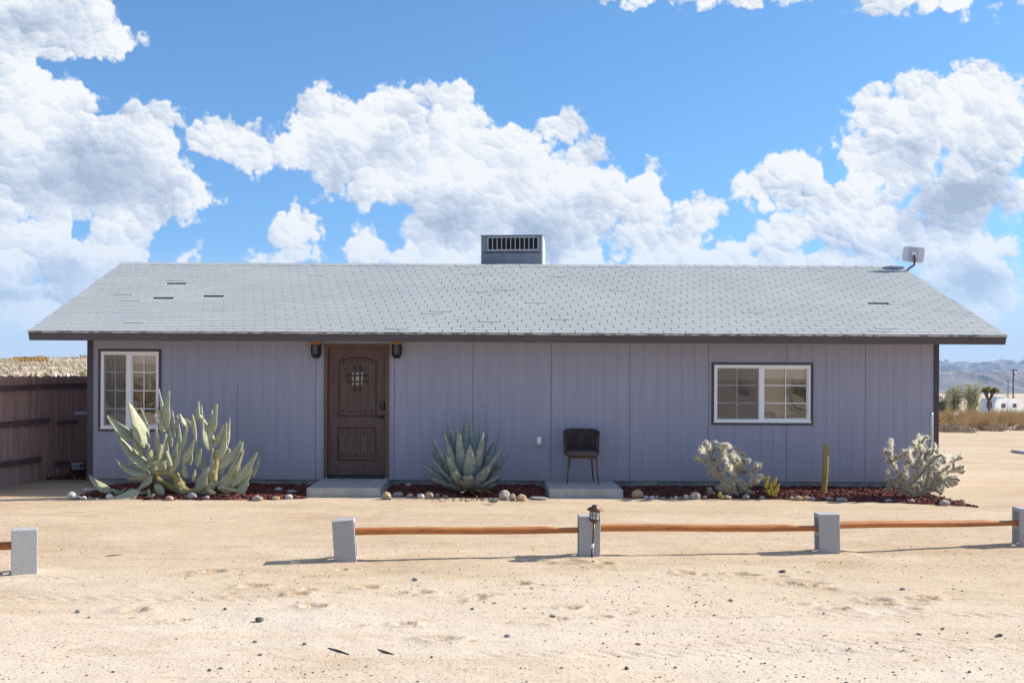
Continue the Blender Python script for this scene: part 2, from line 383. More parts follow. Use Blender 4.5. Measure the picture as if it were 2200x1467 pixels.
def sand_material():
    m = bpy.data.materials.new('sand'); m.use_nodes = True; g = NT(m.node_tree)
    p = g.node('ShaderNodeNewGeometry').outputs['Position']
    xy = g.v('MULTIPLY', p, (1, 1, 0))
    sep = g.node('ShaderNodeSeparateXYZ', {0: p}).outputs
    big = g.noise(g.v('MULTIPLY', xy, (.5, 1.1, 0)), .8, 5, .6)
    med = g.noise(g.v('MULTIPLY', xy, (.55, 1.5, 0)), 3.1, 6, .68)
    streak = g.noise(g.v('MULTIPLY', xy, (.32, 5.0, 0)), 1.5, 5, .65)
    pale = g.sstep(sep[1], 10.8, 7.2)                    # the driven-on strip nearest the road is dustier and paler than the raked yard
    f = g.m('ADD', g.m('MULTIPLY', big, .85), g.m('ADD', g.m('MULTIPLY', pale, .34), g.m('MULTIPLY', med, .5)))
    f = g.m('SUBTRACT', f, .22)
    c = g.ramp(f, [(.25, (.455, .325, .218)), (.5, (.540, .425, .296)), (.8, (.600, .498, .392)), (1.0, (.625, .545, .452))])
    c = g.mix(g.m('MULTIPLY', g.sstep(streak, .56, .72), .30), c, (.400, .262, .148, 1))
    fst = g.noise(g.v('MULTIPLY', xy, (1.1, 6.5, 0)), 7.0, 5, .72)
    c = g.mix(g.m('MULTIPLY', g.sstep(fst, .58, .74), .40), c, (.36, .225, .120, 1))
    damp = g.m('MULTIPLY', g.sstep(g.noise(g.v('MULTIPLY', xy, (.8, 1.5, 0)), .95, 4, .6), .57, .70), .35)
    c = g.mix(damp, c, (.39, .255, .145, 1))
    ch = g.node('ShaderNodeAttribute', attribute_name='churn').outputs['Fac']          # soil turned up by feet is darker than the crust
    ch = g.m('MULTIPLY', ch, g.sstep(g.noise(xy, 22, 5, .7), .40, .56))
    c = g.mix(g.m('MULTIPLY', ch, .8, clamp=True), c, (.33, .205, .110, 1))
    # grains and grit
    v1 = g.voro(xy, 55, out='Distance'); h1 = g.voro(xy, 55, out='Color')
    hs = g.node('ShaderNodeSeparateColor', {0: h1}).outputs
    grit = g.m('MULTIPLY', g.m('LESS_THAN', v1, .27), g.m('GREATER_THAN', hs[0], .74))
    c = g.mix(g.m('MULTIPLY', grit, .55), c, g.mix(g.m('GREATER_THAN', hs[1], .72), (.17, .115, .085, 1), (.72, .66, .58, 1)))
    v2 = g.voro(xy, 19, out='Distance'); h2 = g.node('ShaderNodeSeparateColor', {0: g.voro(xy, 19, out='Color')}).outputs
    grit2 = g.m('MULTIPLY', g.m('LESS_THAN', v2, .14), g.m('GREATER_THAN', h2[0], .8))
    c = g.mix(g.m('MULTIPLY', grit2, .75), c, (.12, .08, .062, 1))
    far = g.sstep(sep[1], 40, 160)
    c = g.mix(far, c, g.mix(g.noise(xy, .05, 5, .6), (.47, .365, .265, 1), (.58, .475, .37, 1)))
    b = g.node('ShaderNodeBsdfPrincipled', {'Base Color': c, 'Roughness': .95, 'Specular IOR Level': .12})
    fh = g.m('ADD', g.m('MULTIPLY', g.noise(xy, 34, 5, .7), .55), g.m('ADD', g.m('MULTIPLY', med, .7), g.m('MULTIPLY', g.m('SUBTRACT', grit, grit2), .10)))
    fh = g.m('ADD', fh, g.m('MULTIPLY', streak, .35))
    nb = g.node('ShaderNodeBump', {'Height': fh, 'Strength': .55, 'Distance': .035})
    g.put(b.inputs['Normal'], nb.outputs[0])
    g.node('ShaderNodeOutputMaterial', {'Surface': b.outputs[0]}); return m
M = {}
M['sand'] = sand_material()
def splash(g, tc, c):                                   # dust splashed on the foot of the wall
    z = g.node('ShaderNodeSeparateXYZ', {0: g.node('ShaderNodeNewGeometry').outputs['Position']}).outputs[2]
    f = g.m('MULTIPLY', g.sstep(g.m('ADD', z, g.m('MULTIPLY', g.noise(tc, 5, 5, .65), .45)), .62, .22), .42)
    f = g.m('ADD', f, g.m('MULTIPLY', g.sstep(g.noise(g.v('MULTIPLY', tc, (3, 3, .25)), 1.7, 4, .6), .55, .8), .10))
    return g.mix(f, c, (.40, .33, .29, 1))
M['siding'] = mat('siding paint', (.352, .358, .450), .75, (.328, .333, .420), 1.6, bump=.25, bscale=26, stretch=(9, 9, .55), spec=.25, extra=splash)
M['siding_back'] = mat('siding backing', (.26, .25, .31), .8)
M['trim'] = mat('dark trim paint', (.085, .073, .080), .6, (.065, .056, .062), 3, bump=.15, bscale=30, stretch=(1, 1, .3))
M['fascia'] = mat('fascia paint', (.105, .088, .092), .62, (.085, .070, .074), 2.5, bump=.2, bscale=25, stretch=(.2, 1, 1))
M['drip'] = mat('peeling edge paint', (.60, .54, .48), .7, (.20, .16, .15), 9, .45, .60, stretch=(1, 4, 4))
M['shingle'] = mat('asphalt shingle', (.380, .402, .414), .9, (.352, .374, .388), .9, bump=.25, bscale=200, island=.07, dist=.003, spec=.2)
M['underlay'] = mat('dark shingle mat', (.12, .11, .115), .9, (.17, .155, .15), 6)
M['foundation'] = mat('foundation concrete', (.30, .29, .29), .9, (.20, .19, .19), 5, bump=.4, bscale=35)
M['concrete'] = mat('step concrete', (.44, .43, .415), .88, (.36, .345, .33), 4, bump=.25, bscale=70)
M['block'] = mat('cinder block', (.42, .42, .43), .95, (.35, .35, .36), 60, .38, .66, bump=.7, bscale=120, dist=.006)
M['white'] = mat('white vinyl', (.88, .87, .89), .4, spec=.4)
M['blind'] = mat('white blind', (.88, .87, .85), .6)
M['curtain'] = mat('pale curtain', (.48, .44, .42), .9, (.36, .33, .32), 7, stretch=(6, 1, .2))
M['room'] = mat('dim room wall', (.30, .26, .23), .9, (.24, .20, .18), 1)
M['door'] = mat('brown door', (.122, .072, .060), .48, (.094, .056, .047), 5, bump=.35, bscale=18, stretch=(5, 5, .5), spec=.35)
M['jamb'] = mat('brown door frame', (.150, .085, .060), .55, (.118, .068, .050), 4, bump=.2, bscale=18, stretch=(4, 4, .4))
M['iron'] = mat('black iron', (.014, .014, .016), .45, spec=.5)
M['pane_pale'] = mat('frosted pane', (.52, .46, .37), .35, (.40, .35, .28), 9)
M['lampwood'] = mat('lamp block wood', (.42, .20, .075), .6, (.30, .135, .05), 8, stretch=(1, 6, 6))
M['lampglass'] = mat('smoked lamp glass', (.03, .03, .034), .15, spec=.6)
M['galv'] = mat('galvanised steel', (.50, .53, .56), .42, (.40, .43, .47), 12, metal=.6)
M['cooler'] = mat('cooler sheet metal', (.22, .265, .325), .5, (.17, .21, .26), 3, metal=.1, bump=.05, bscale=8)
M['coolerlight'] = mat('cooler slats', (.46, .48, .52), .45, metal=.1)
M['louvre'] = mat('dark louvres', (.035, .033, .036), .7)
M['dish'] = mat('antenna plastic', (.62, .63, .67), .4)
M['tarp'] = mat('blue grey tarp', (.045, .065, .12), .5, (.09, .11, .17), 9)
def knots(g, tc, c):
    v = g.v('MULTIPLY', tc, (2.2, 8, 8)); d = g.voro(v, 1.0, dims='3D')
    c = g.mix(g.m('MULTIPLY', g.m('LESS_THAN', d, .075), .6), c, (.16, .065, .025, 1))
    return g.mix(g.m('MULTIPLY', g.sstep(g.noise(g.v('MULTIPLY', tc, (.8, 30, 30)), 3.0, 4, .6), .56, .66), .55), c, (.20, .085, .035, 1))
M['rail'] = mat('stained pole', (.52, .200, .062), .5, (.38, .135, .040), 3.5, bump=.4, bscale=20, stretch=(.4, 5, 5), extra=knots)
M['railend'] = mat('cut pole end', (.60, .34, .15), .7, (.48, .25, .1), 14)
M['bronze'] = mat('bronze metal', (.135, .072, .050), .42, (.10, .055, .040), 9, metal=.4)
M['lampclear'] = mat('clear plastic', (.55, .57, .58), .2, spec=.5)
M['tag'] = mat('white label', (.75, .75, .74), .6)
M['fence'] = mat('fence plank wood', (.52, .335, .285), .9, (.32, .20, .17), 2.2, .3, .7, bump=.6, bscale=12, stretch=(10, 10, .5), island=.55)
M['fencerail'] = mat('fence rail wood', (.115, .068, .075), .85, (.16, .10, .095), 4, bump=.4, bscale=15, stretch=(3, .6, 3))
M['mulch'] = mat('red mulch', (.185, .055, .042), .95, (.085, .027, .023), 7, .3, .7, island=.9)
M['chair'] = mat('brown velvet', (.072, .058, .062), .85, (.045, .031, .032), 6, spec=.15)
M['chairseat'] = mat('taupe seat cloth', (.135, .095, .082), .85, (.11, .078, .068), 6, spec=.15)
M['chairleg'] = mat('bronze chair leg', (.16, .095, .062), .4, metal=.25)
def areoles(sc, col, thr=.17):
    def f(g, tc, c):
        d = g.voro(tc, sc, dims='3D', rnd=.35)
        return g.mix(g.m('MULTIPLY', g.m('LESS_THAN', d, thr), .85), c, tuple(col)+(1,))
    return f
M['pad'] = mat('cactus pad', (.385, .385, .255), .5, (.285, .310, .205), 6, spec=.35, island=.25, extra=areoles(30, (.115, .13, .085), .27), bump=.15, bscale=25)
M['pad_old'] = mat('old cactus stem', (.36, .31, .13), .7, (.25, .22, .10), 12, bump=.6, bscale=30, extra=areoles(38, (.10, .08, .04), .25))
M['pad_tip'] = mat('growing tip', (.62, .42, .30), .6)
M['spine'] = thin('pale spine', (.66, .60, .46), .35)
M['chollaspine'] = thin('straw spine', (.97, .92, .78), .5)
M['cholla'] = mat('cholla stem', (.33, .28, .17), .8, (.25, .205, .12), 20, bump=.5, bscale=60)
def scars(g, tc, c):
    c = g.mix(g.m('MULTIPLY', g.sstep(g.noise(g.v('MULTIPLY', tc, (1.5, 1.5, 1)), 7, 5, .7), .60, .70), .55), c, (.36, .29, .19, 1))
    return g.mix(g.m('MULTIPLY', g.sstep(g.noise(tc, 28, 3, .6), .62, .70), .35), c, (.42, .40, .33, 1))
M['agave'] = mat('agave leaf', (.165, .222, .232), .45, (.285, .310, .270), 5, spec=.4, stretch=(2, 2, 2), island=.22, bump=.12, bscale=14, extra=scars)
M['agave_dry'] = mat('dry agave leaf', (.42, .31, .17), .8, (.28, .20, .12), 6)
M['agave_spine'] = mat('agave spine', (.06, .035, .025), .5)
M['column'] = mat('column cactus skin', (.27, .225, .055), .6, (.34, .27, .085), 6, bump=.2, bscale=30)
M['bunny'] = mat('yellow pad', (.34, .27, .045), .6, (.26, .23, .06), 20, extra=areoles(110, (.62, .48, .12), .26))
M['fruit'] = mat('orange fruit', (.50, .20, .03), .5)
M['flower'] = mat('lilac flower', (.60, .50, .75), .6)
def rockmat(name, a, b): return mat(name, a, .9, b, 9, .35, .65, bump=.7, bscale=22, dist=.02)
ROCK = {'white': rockmat('white stone', (.56, .55, .53), (.42, .41, .41)), 'grey': rockmat('grey stone', (.33, .32, .32), (.23, .22, .23)), 'tan': rockmat('tan stone', (.47, .34, .21), (.36, .26, .17)),
        'pink': rockmat('pinkish stone', (.46, .33, .27), (.36, .27, .23)), 'brown': rockmat('brown stone', (.33, .21, .14), (.26, .17, .12)), 'granite': rockmat('speckled granite', (.50, .44, .38), (.22, .19, .18)),
        'dark': rockmat('dark pebble', (.085, .075, .075), (.14, .12, .115))}
M['rv'] = mat('white trailer skin', (.70, .71, .73), .4, (.60, .61, .63), 1.2)
M['darkglass'] = mat('dark window', (.03, .035, .045), .12, spec=.6)
M['trunk'] = mat('bark', (.15, .115, .09), .9, (.09, .07, .055), 9, bump=.5, bscale=20)
M['pole'] = mat('utility pole wood', (.05, .04, .038), .9)
M['gold'] = thin('golden scrub leaf', (.40, .245, .070), .35)
M['dry'] = thin('dry twig', (.34, .26, .19), .2)
M['pale_leaf'] = thin('grey green leaf', (.36, .36, .22), .4)
M['sage'] = thin('sage leaf', (.27, .275, .20), .35)
M['yucca'] = thin('yucca blade', (.235, .225, .070), .3)
M['hillscrub'] = thin('pale hill scrub', (.43, .36, .265), .3)
M['hill'] = mat('hill soil', (.43, .34, .24), .95, (.33, .26, .18), .05)
M['mountain'] = mat('mountain rock', (.115, .09, .085), .95, (.21, .165, .145), .0035, .35, .65, detail=8)
M['stucco'] = mat('far stucco', (.50, .40, .34), .9)
M['farroof'] = mat('far roof', (.33, .21, .17), .9)
M['fargrey'] = mat('far grey wall', (.22, .24, .28), .9)
M['bluecloth'] = mat('striped blue cloth', (.26, .30, .42), .9, (.62, .62, .68), 40, .45, .55, stretch=(.05, .05, 1))
M['log'] = mat('charred log', (.05, .042, .04), .9, (.09, .075, .065), 5)

def glass_material():
    m = bpy.data.materials.new('window glass'); m.use_nodes = True; g = NT(m.node_tree)
    lw = g.node('ShaderNodeLayerWeight', {'Blend': .30}).outputs['Fresnel']
    f = g.m('MULTIPLY_ADD', lw, .75, .10, clamp=True)
    t = g.node('ShaderNodeBsdfTransparent', {'Color': (.84, .83, .81, 1)})
    tc = g.node('ShaderNodeTexCoord').outputs['Object']
    bump = g.node('ShaderNodeBump', {'Height': g.noise(tc, 1.1, 2, .5), 'Strength': .10, 'Distance': .05})
    gl = g.node('ShaderNodeBsdfGlossy', {'Color': (.95, .93, .90, 1), 'Roughness': .015, 'Normal': bump.outputs[0]})
    x = g.node('ShaderNodeMixShader', {0: f, 1: t.outputs[0], 2: gl.outputs[0]})
    g.node('ShaderNodeOutputMaterial', {'Surface': x.outputs[0]}); return m
def screen_material():
    m = bpy.data.materials.new('insect screen mesh'); m.use_nodes = True; g = NT(m.node_tree)
    t = g.node('ShaderNodeBsdfTransparent'); d = g.node('ShaderNodeBsdfDiffuse', {'Color': (.15, .145, .15, 1)})
    x = g.node('ShaderNodeMixShader', {0: .42, 1: t.outputs[0], 2: d.outputs[0]})
    g.node('ShaderNodeOutputMaterial', {'Surface': x.outputs[0]}); return m
M['glass'] = glass_material(); M['screen'] = screen_material()

# ------------------------------------------------------------------ ground and far land
def axis(a, b, step, lo, hi, gr):
    mid = list(np.arange(a, b, step)); up = []; x = mid[-1]; d = step
    while x < hi: d *= gr; x += d; up.append(x)
    dn = []; x = mid[0]; d = step
    while x > lo: d *= gr; x -= d; dn.append(x)
    return np.array(dn[::-1]+mid+up)
gx = axis(-7.7, 7.7, .028, -6500, 6500, 1.10); gy = axis(5.5, 15.7, .024, -900, 12500, 1.085)
def grid_mesh(name, X, Y, Z, m, smooth_=True):
    nx, ny = X.shape
    co = np.stack([X, Y, Z], -1).reshape(-1, 3).astype(np.float32)
    i = np.arange(nx*ny).reshape(nx, ny)
    q = np.stack([i[:-1, :-1], i[1:, :-1], i[1:, 1:], i[:-1, 1:]], -1).reshape(-1, 4).astype(np.int32)
    me = bpy.data.meshes.new(name); me.vertices.add(len(co)); me.vertices.foreach_set('co', co.ravel())
    me.loops.add(q.size); me.loops.foreach_set('vertex_index', q.ravel())
    me.polygons.add(len(q)); me.polygons.foreach_set('loop_start', np.arange(0, q.size, 4, dtype=np.int32))
    me.polygons.foreach_set('use_smooth', np.full(len(q), smooth_)); me.update(calc_edges=True); me.materials.append(m)
    o = bpy.data.objects.new(name, me); SC.collection.objects.link(o); return o
X, Y = np.meshgrid(gx, gy, indexing='ij')
ZG = terrain(X, Y); GRID.update(x=[float(v) for v in gx], y=[float(v) for v in gy], z=ZG)
go = tag(grid_mesh('ground', X, Y, ZG, M['sand']), kind='structure')
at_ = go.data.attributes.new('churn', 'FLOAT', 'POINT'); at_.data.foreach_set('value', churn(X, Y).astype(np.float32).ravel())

def mountain_range(name, d0, d1, dc, width, base, height, u0, u1, seed, feat, nu=1250, nd=150):
    U_, D_ = np.meshgrid(np.linspace(u0, u1, nu), np.linspace(d0, d1, nd), indexing='ij')
    x = U_*D_; k = 1/(d1-d0)
    rid = np.zeros_like(x); A = 1; fx = feat*k; tot = 0
    for o in range(6):
        rid += A*(1-np.abs(2*vnoise(x*fx+o*3.3, D_*fx*.8, seed+o)-1)); tot += A; A *= .52; fx *= 2.1
    rid = rid/tot
    crest = .80 + .34*vnoise(x*1.5*k*2, x*0, seed+40)
    env = np.exp(-((D_-dc)/width)**2)
    z = base + height*env*crest*(.52+.62*rid)*smooth(-.22, .16, U_)
    return tag(grid_mesh(name, x, D_, z, M['mountain']), kind='structure')
mountain_range('mountains', 4300, 7600, 6000, 800, -116, 158, -.3, .95, 3, 15.0)
mountain_range('mountains', 8600, 12400, 10500, 1100, -190, 372, -.3, .95, 9, 12.0)

# ------------------------------------------------------------------ the house
WY = 17.10                                            # front wall plane
WS = F/WY
def wx(px): return (px-PX)/WS
def wz(px, py): return P(px, py, WY).z
XL, XR = wx(192), wx(2012.5)
RL, RR = (60-PX)*16.55/F, (2163-PX)*16.55/F           # rake edges of the roof
EY, EZ, RY, RZ = 16.55, 2.325, 20.74, 3.745           # eave edge and ridge
house = empty('house', ((XL+XR)/2, WY, 0), 'single storey lilac grey house with shingled gable roof and brown door', 'house')
WT = EZ-.06                                           # wall top, hidden behind the fascia
Z0 = wz(1045, 1031.5)
W1 = (wx(217), wx(341.5), wz(279, 921), wz(279, 755))          # window openings x0 x1 z0 z1
W2 = (wx(1534), wx(1741.5), wz(1637, 907.5), wz(1637, 784))
DR = (wx(697), wx(836), wz(767, 1027), wz(767, 739.5))
openings = [W1, W2, (DR[0]+.02, DR[1]-.02, DR[2]-.1, DR[3]-.02)]
seams = [XL+.02] + [wx(1016)+1.2175*k for k in range(-4, 6)] + [XR-.02]
seams = [s for s in seams]
for a, b in zip(seams[:-1], seams[1:]):
    mb = MB(); a2, b2 = a+.004, b-.004
    n = max(1, round((b-a)/.203)); edges = [a2+(b2-a2)*k/n for k in range(n+1)]
    for k in range(n):
        s0 = edges[k]+(.0022 if k else 0); s1 = edges[k+1]-(.0022 if k < n-1 else 0)
        cuts = sorted({s0, s1} | {x for o in openings for x in (o[0], o[1]) if s0 < x < s1})
        for c0, c1 in zip(cuts[:-1], cuts[1:]):
            zs = [(Z0, WT)]
            for o in openings:
                if o[0] < (c0+c1)/2 < o[1]:
                    nz = []
                    for p, q in zs:
                        if o[2] > p: nz.append((p, min(q, o[2])))
                        if o[3] < q: nz.append((max(p, o[3]), q))
                    zs = [t for t in nz if t[1]-t[0] > .004]
            for p, q in zs: mb.span((c0, WY, p), (c1, WY+.012, q))
            for p, q in zs:
                if abs(c1-s1) < 1e-6 and k < n-1: mb.span((c1, WY+.0034, p), (c1+.0044, WY+.011, q))
    mb.build('siding_panel', M['siding'], house)
# backing sheet behind the grooves, with the same openings
mb = MB(); xs = sorted([XL+.01, XR-.01]+[v for o in openings for v in o[:2]])
for c0, c1 in zip(xs[:-1], xs[1:]):
    zs = [(Z0, WT)]
    for o in openings:
        if o[0] < (c0+c1)/2 < o[1]:
            nz = []
            for p, q in zs:
                if o[2] > p: nz.append((p, min(q, o[2])))
                if o[3] < q: nz.append((max(p, o[3]), q))
            zs = [t for t in nz if t[1]-t[0] > .004]
    for p, q in zs: mb.span((c0, WY+.0125, p), (c1, WY+.10, q))
mb.build('wall_sheathing', M['siding_back'], house)
BY = 24.9
mb = MB()                                             # side walls, gables and back
for x0, x1 in ((XL, XL+.1), (XR-.1, XR)):
    mb.span((x0, WY+.102, Z0), (x1, BY, WT))
    mb.add([(x0, WY+.102, WT), (x1, WY+.102, WT), (x1, BY, WT), (x0, BY, WT), (x0, RY, RZ-.1), (x1, RY, RZ-.1)], [(0,4,3), (1,2,5), (0,1,5,4), (3,4,5,2)])
mb.span((XL+.102, BY-.1, Z0), (XR-.102, BY, WT))
mb.build('wall', M['siding'], house)
mb = MB(); mb.span((XL+.13, WY+3.2, .04), (XR-.13, WY+3.25, 2.3)); mb.build('partition', M['room'], house)
mb = MB(); mb.span((XL+.11, WY+.11, .0), (XR-.11, BY-.11, .05)); mb.build('floor', M['room'], house)
mb = MB(); mb.span((XL+.11, WY+.11, 2.28), (XR-.11, BY-.11, 2.30)); mb.build('ceiling', M['blind'], house)
mb = MB(); n = 90
xs = [XL+.015+(XR-XL-.03)*k/n for k in range(n+1)]
vs = []; fs = []
for x in xs: vs += [(x, WY+.02+.006*rnd.uniform(-1, 1), -.25), (x, WY+.02+.008*rnd.uniform(-1, 1), Z0-.06), (x, WY+.024, Z0-.004)]
for k in range(n): fs += [(3*k, 3*k+3, 3*k+4, 3*k+1), (3*k+1, 3*k+4, 3*k+5, 3*k+2)]
mb.add(vs, fs); mb.span((XL+.03, WY+.05, -.25), (XR-.03, BY-.02, Z0-.006)); mb.build('foundation', M['foundation'], house)
for a, b in ((XL-.012, XL+.056), (XR-.045, XR+.012)):
    mb = MB(); mb.span((a, WY-.022, Z0-.01), (b, WY-.0015, WT-.004)); s = a if a < 0 else b
    mb.span((a-.016 if a < 0 else b+.0015, WY-.022, Z0-.01), (a-.0015 if a < 0 else b+.016, WY+.07, WT-.004))
    mb.build('corner_trim', M['trim'], house)
# patched vent left of the door
mb = MB(); pa, pb = wx(462), wx(558); mb.span((pa, WY-.004, wz(510, 823.5)), (pb, WY-.001, wz(510, 749)))
tag(mb.build('cover_panel', M['siding'], house), 'flush square cover panel painted over')

# ---- roof

SLX = math.hypot(RY-EY, RZ-EZ); ct, st = (RY-EY)/SLX, (RZ-EZ)/SLX
def slope(x, s, h): return (x, EY+s*ct-h*st, EZ+s*st+h*ct)     # along the front slope: x, distance up the slope, height off it
BYE = RY+(RY-EY)
mb = MB()
mb.add([slope(RL+.004, .004, -.012), slope(RR-.004, .004, -.012), slope(RR-.004, SLX, -.012), slope(RL+.004, SLX, -.012),
        slope(RL+.004, .004, -.05), slope(RR-.004, .004, -.05), slope(RR-.004, SLX, -.05), slope(RL+.004, SLX, -.05)],
       [(0,1,2,3), (7,6,5,4), (0,4,5,1), (1,5,6,2), (2,6,7,3), (3,7,4,0)])
b0, b1 = (BYE, EZ), (RY, RZ)
mb.add([(RL, BYE, EZ), (RR, BYE, EZ), (RR, RY+.002, RZ), (RL, RY+.002, RZ), (RL, BYE, EZ-.04), (RR, BYE, EZ-.04), (RR, RY+.002, RZ-.045), (RL, RY+.002, RZ-.045)],
       [(3,2,1,0), (4,5,6,7), (0,1,5,4), (1,2,6,5), (3,0,4,7)])
roof = mb.build('roof', M['underlay'], house)
NROW, TAB = 31, 1/3.0
EXP = (SLX-.06)/NROW
missing = []
for px, py in ((383,608), (347,640.5), (437,639), (1902,654.5)):
    d = ray(px, py)                                     # where the ray meets the slope
    k = st/ct; Yh = (EZ-k*EY-CAMZ)/(d.z-k); missing.append((d.x*Yh, (Yh-EY)/ct))
def tab_verts(x0, x1, row, w=0.0):
    s0 = row*EXP+rnd.uniform(-.002, .002); s1 = (row+1)*EXP+.012; g = .0058
    xa, xb = max(x0+g, RL), min(x1-g, RR); lift = .0075+rnd.uniform(-.0004, .0006)
    if rnd.random() < .012: lift += .006
    v = [slope(xa, s0, lift), slope(xb, s0, lift), slope(xb, s1, .0018), slope(xa, s1, .0018),
         slope(xa, s0, -.004), slope(xb, s0, -.004), slope(xb, s1, -.006), slope(xa, s1, -.006)]
    return v
TF = [(0,1,2,3), (4,0,3,7), (1,5,6,2), (4,5,1,0)]
field = MB(); count = 0
for row in range(NROW):
    off = (row*.41*TAB) % TAB
    i0 = int((RL-off)//TAB); x = i0*TAB+off
    while x < RR:
        if x+TAB > RL+.02 and x < RR-.02:
            gone = any(x+TAB*.5-.17 < mx < x+TAB*.5+.17 and row == int(ms//EXP) for mx, ms in missing)
            if not gone:
                if count < 300: MB().add(tab_verts(x, x+TAB, row), TF).build('shingle', M['shingle'], roof); count += 1
                else: field.add(tab_verts(x, x+TAB, row), TF)
        x += TAB
tag(field.build('shingle_field', M['shingle'], roof), kind='stuff')
mb = MB(); x = RL; 
while x < RR:                                           # ridge cap
    x2 = min(x+.30, RR); h = .012+rnd.uniform(-.002, .003)
    mb.add([slope(x, SLX-.13, h), slope(x2, SLX-.13, h-.004), (x2, RY, RZ+.022), (x, RY, RZ+.026), (x2, RY+.13, RZ-.025), (x, RY+.13, RZ-.02), slope(x, SLX-.13, -.004), slope(x2, SLX-.13, -.006)],
           [(0,1,2,3), (3,2,4,5), (6,7,1,0)])
    x = x2
mb.build('ridge_cap', M['shingle'], roof)
mb = MB()                                               # blue sheet showing where ridge shingles blew off
e = MB(); pts = [(1893,577), (1915,574.5), (1943,576), (1941,579), (1925,580), (1905,579)]
vs = []
for px, py in pts:
    d = ray(px, py); k = st/ct; Yh = min((EZ-k*EY-CAMZ)/(d.z-k), RY-.002); s = (Yh-EY)/ct; vs.append(slope(d.x*Yh, s, .022+.01*rnd.random()))
mb.add(vs, [tuple(range(len(vs)))]); mb.build('underlayment_sheet', M['tarp'], roof)
mb = MB(); mb.add([slope(RL-.004, -.012, -.004), slope(RR+.004, -.012, -.004), slope(RR+.004, .03, -.0045), slope(RL-.004, .03, -.0045)], [(0,1,2,3)])
mb.span((RL-.004, EY-.016, EZ-.028), (RR+.004, EY-.013, EZ-.006)); mb.build('drip_edge', M['drip'], roof)
FB, FT = 2.182, EZ-.022
jx = [RL] + [(px-PX)*16.55/F for px in (409.5, 1118.6, 1826)] + [RR]
for k in range(4):
    a, b = jx[k]+(.002 if k else 0), jx[k+1]-(.002 if k < 3 else 0)
    zt = .004*(k % 2)
    if k == 0: mb = MB(); mb.add([(a, EY, FT), (b, EY, FT), (b, EY, FB), (a+.02, EY, FB), (a, EY+.038, FT), (b, EY+.038, FT), (b, EY+.038, FB), (a+.02, EY+.038, FB)], [(0,3,2,1), (4,5,6,7), (3,7,6,2), (0,4,7,3), (1,2,6,5)])
    elif k == 3: mb = MB(); mb.add([(a, EY, FT), (b, EY, FT), (b-.026, EY, FB), (a, EY, FB), (a, EY+.038, FT), (b, EY+.038, FT), (b-.026, EY+.038, FB), (a, EY+.038, FB)], [(0,3,2,1), (4,5,6,7), (3,7,6,2), (0,4,7,3), (1,2,6,5)])
    else: mb = MB(); mb.span((a, EY, FB+zt), (b, EY+.038, FT))
    mb.build('fascia_board', M['fascia'], roof)
for xa in (RL+.002, RR-.04):                            # rake boards under the gable edges
    mb = MB()
    for (y0, z0), (y1, z1) in (((EY+.04, EZ-.055), (RY-.001, RZ-.055)), ((RY+.001, RZ-.055), (BYE, EZ-.055))):
        mb.add([(xa, y0, z0), (xa+.038, y0, z0), (xa+.038, y1, z1), (xa, y1, z1), (xa, y0, z0-.088), (xa+.038, y0, z0-.088), (xa+.038, y1, z1-.088), (xa, y1, z1-.088)],
               [(0,1,2,3), (7,6,5,4), (0,4,5,1), (1,5,6,2), (3,7,4,0)])
    mb.build('rake_board', M['fascia'], roof)
mb = MB(); mb.span((RL+.045, EY+.04, EZ-.075), (RR-.045, WY+.01, EZ-.055)); mb.build('soffit', M['siding'], roof)

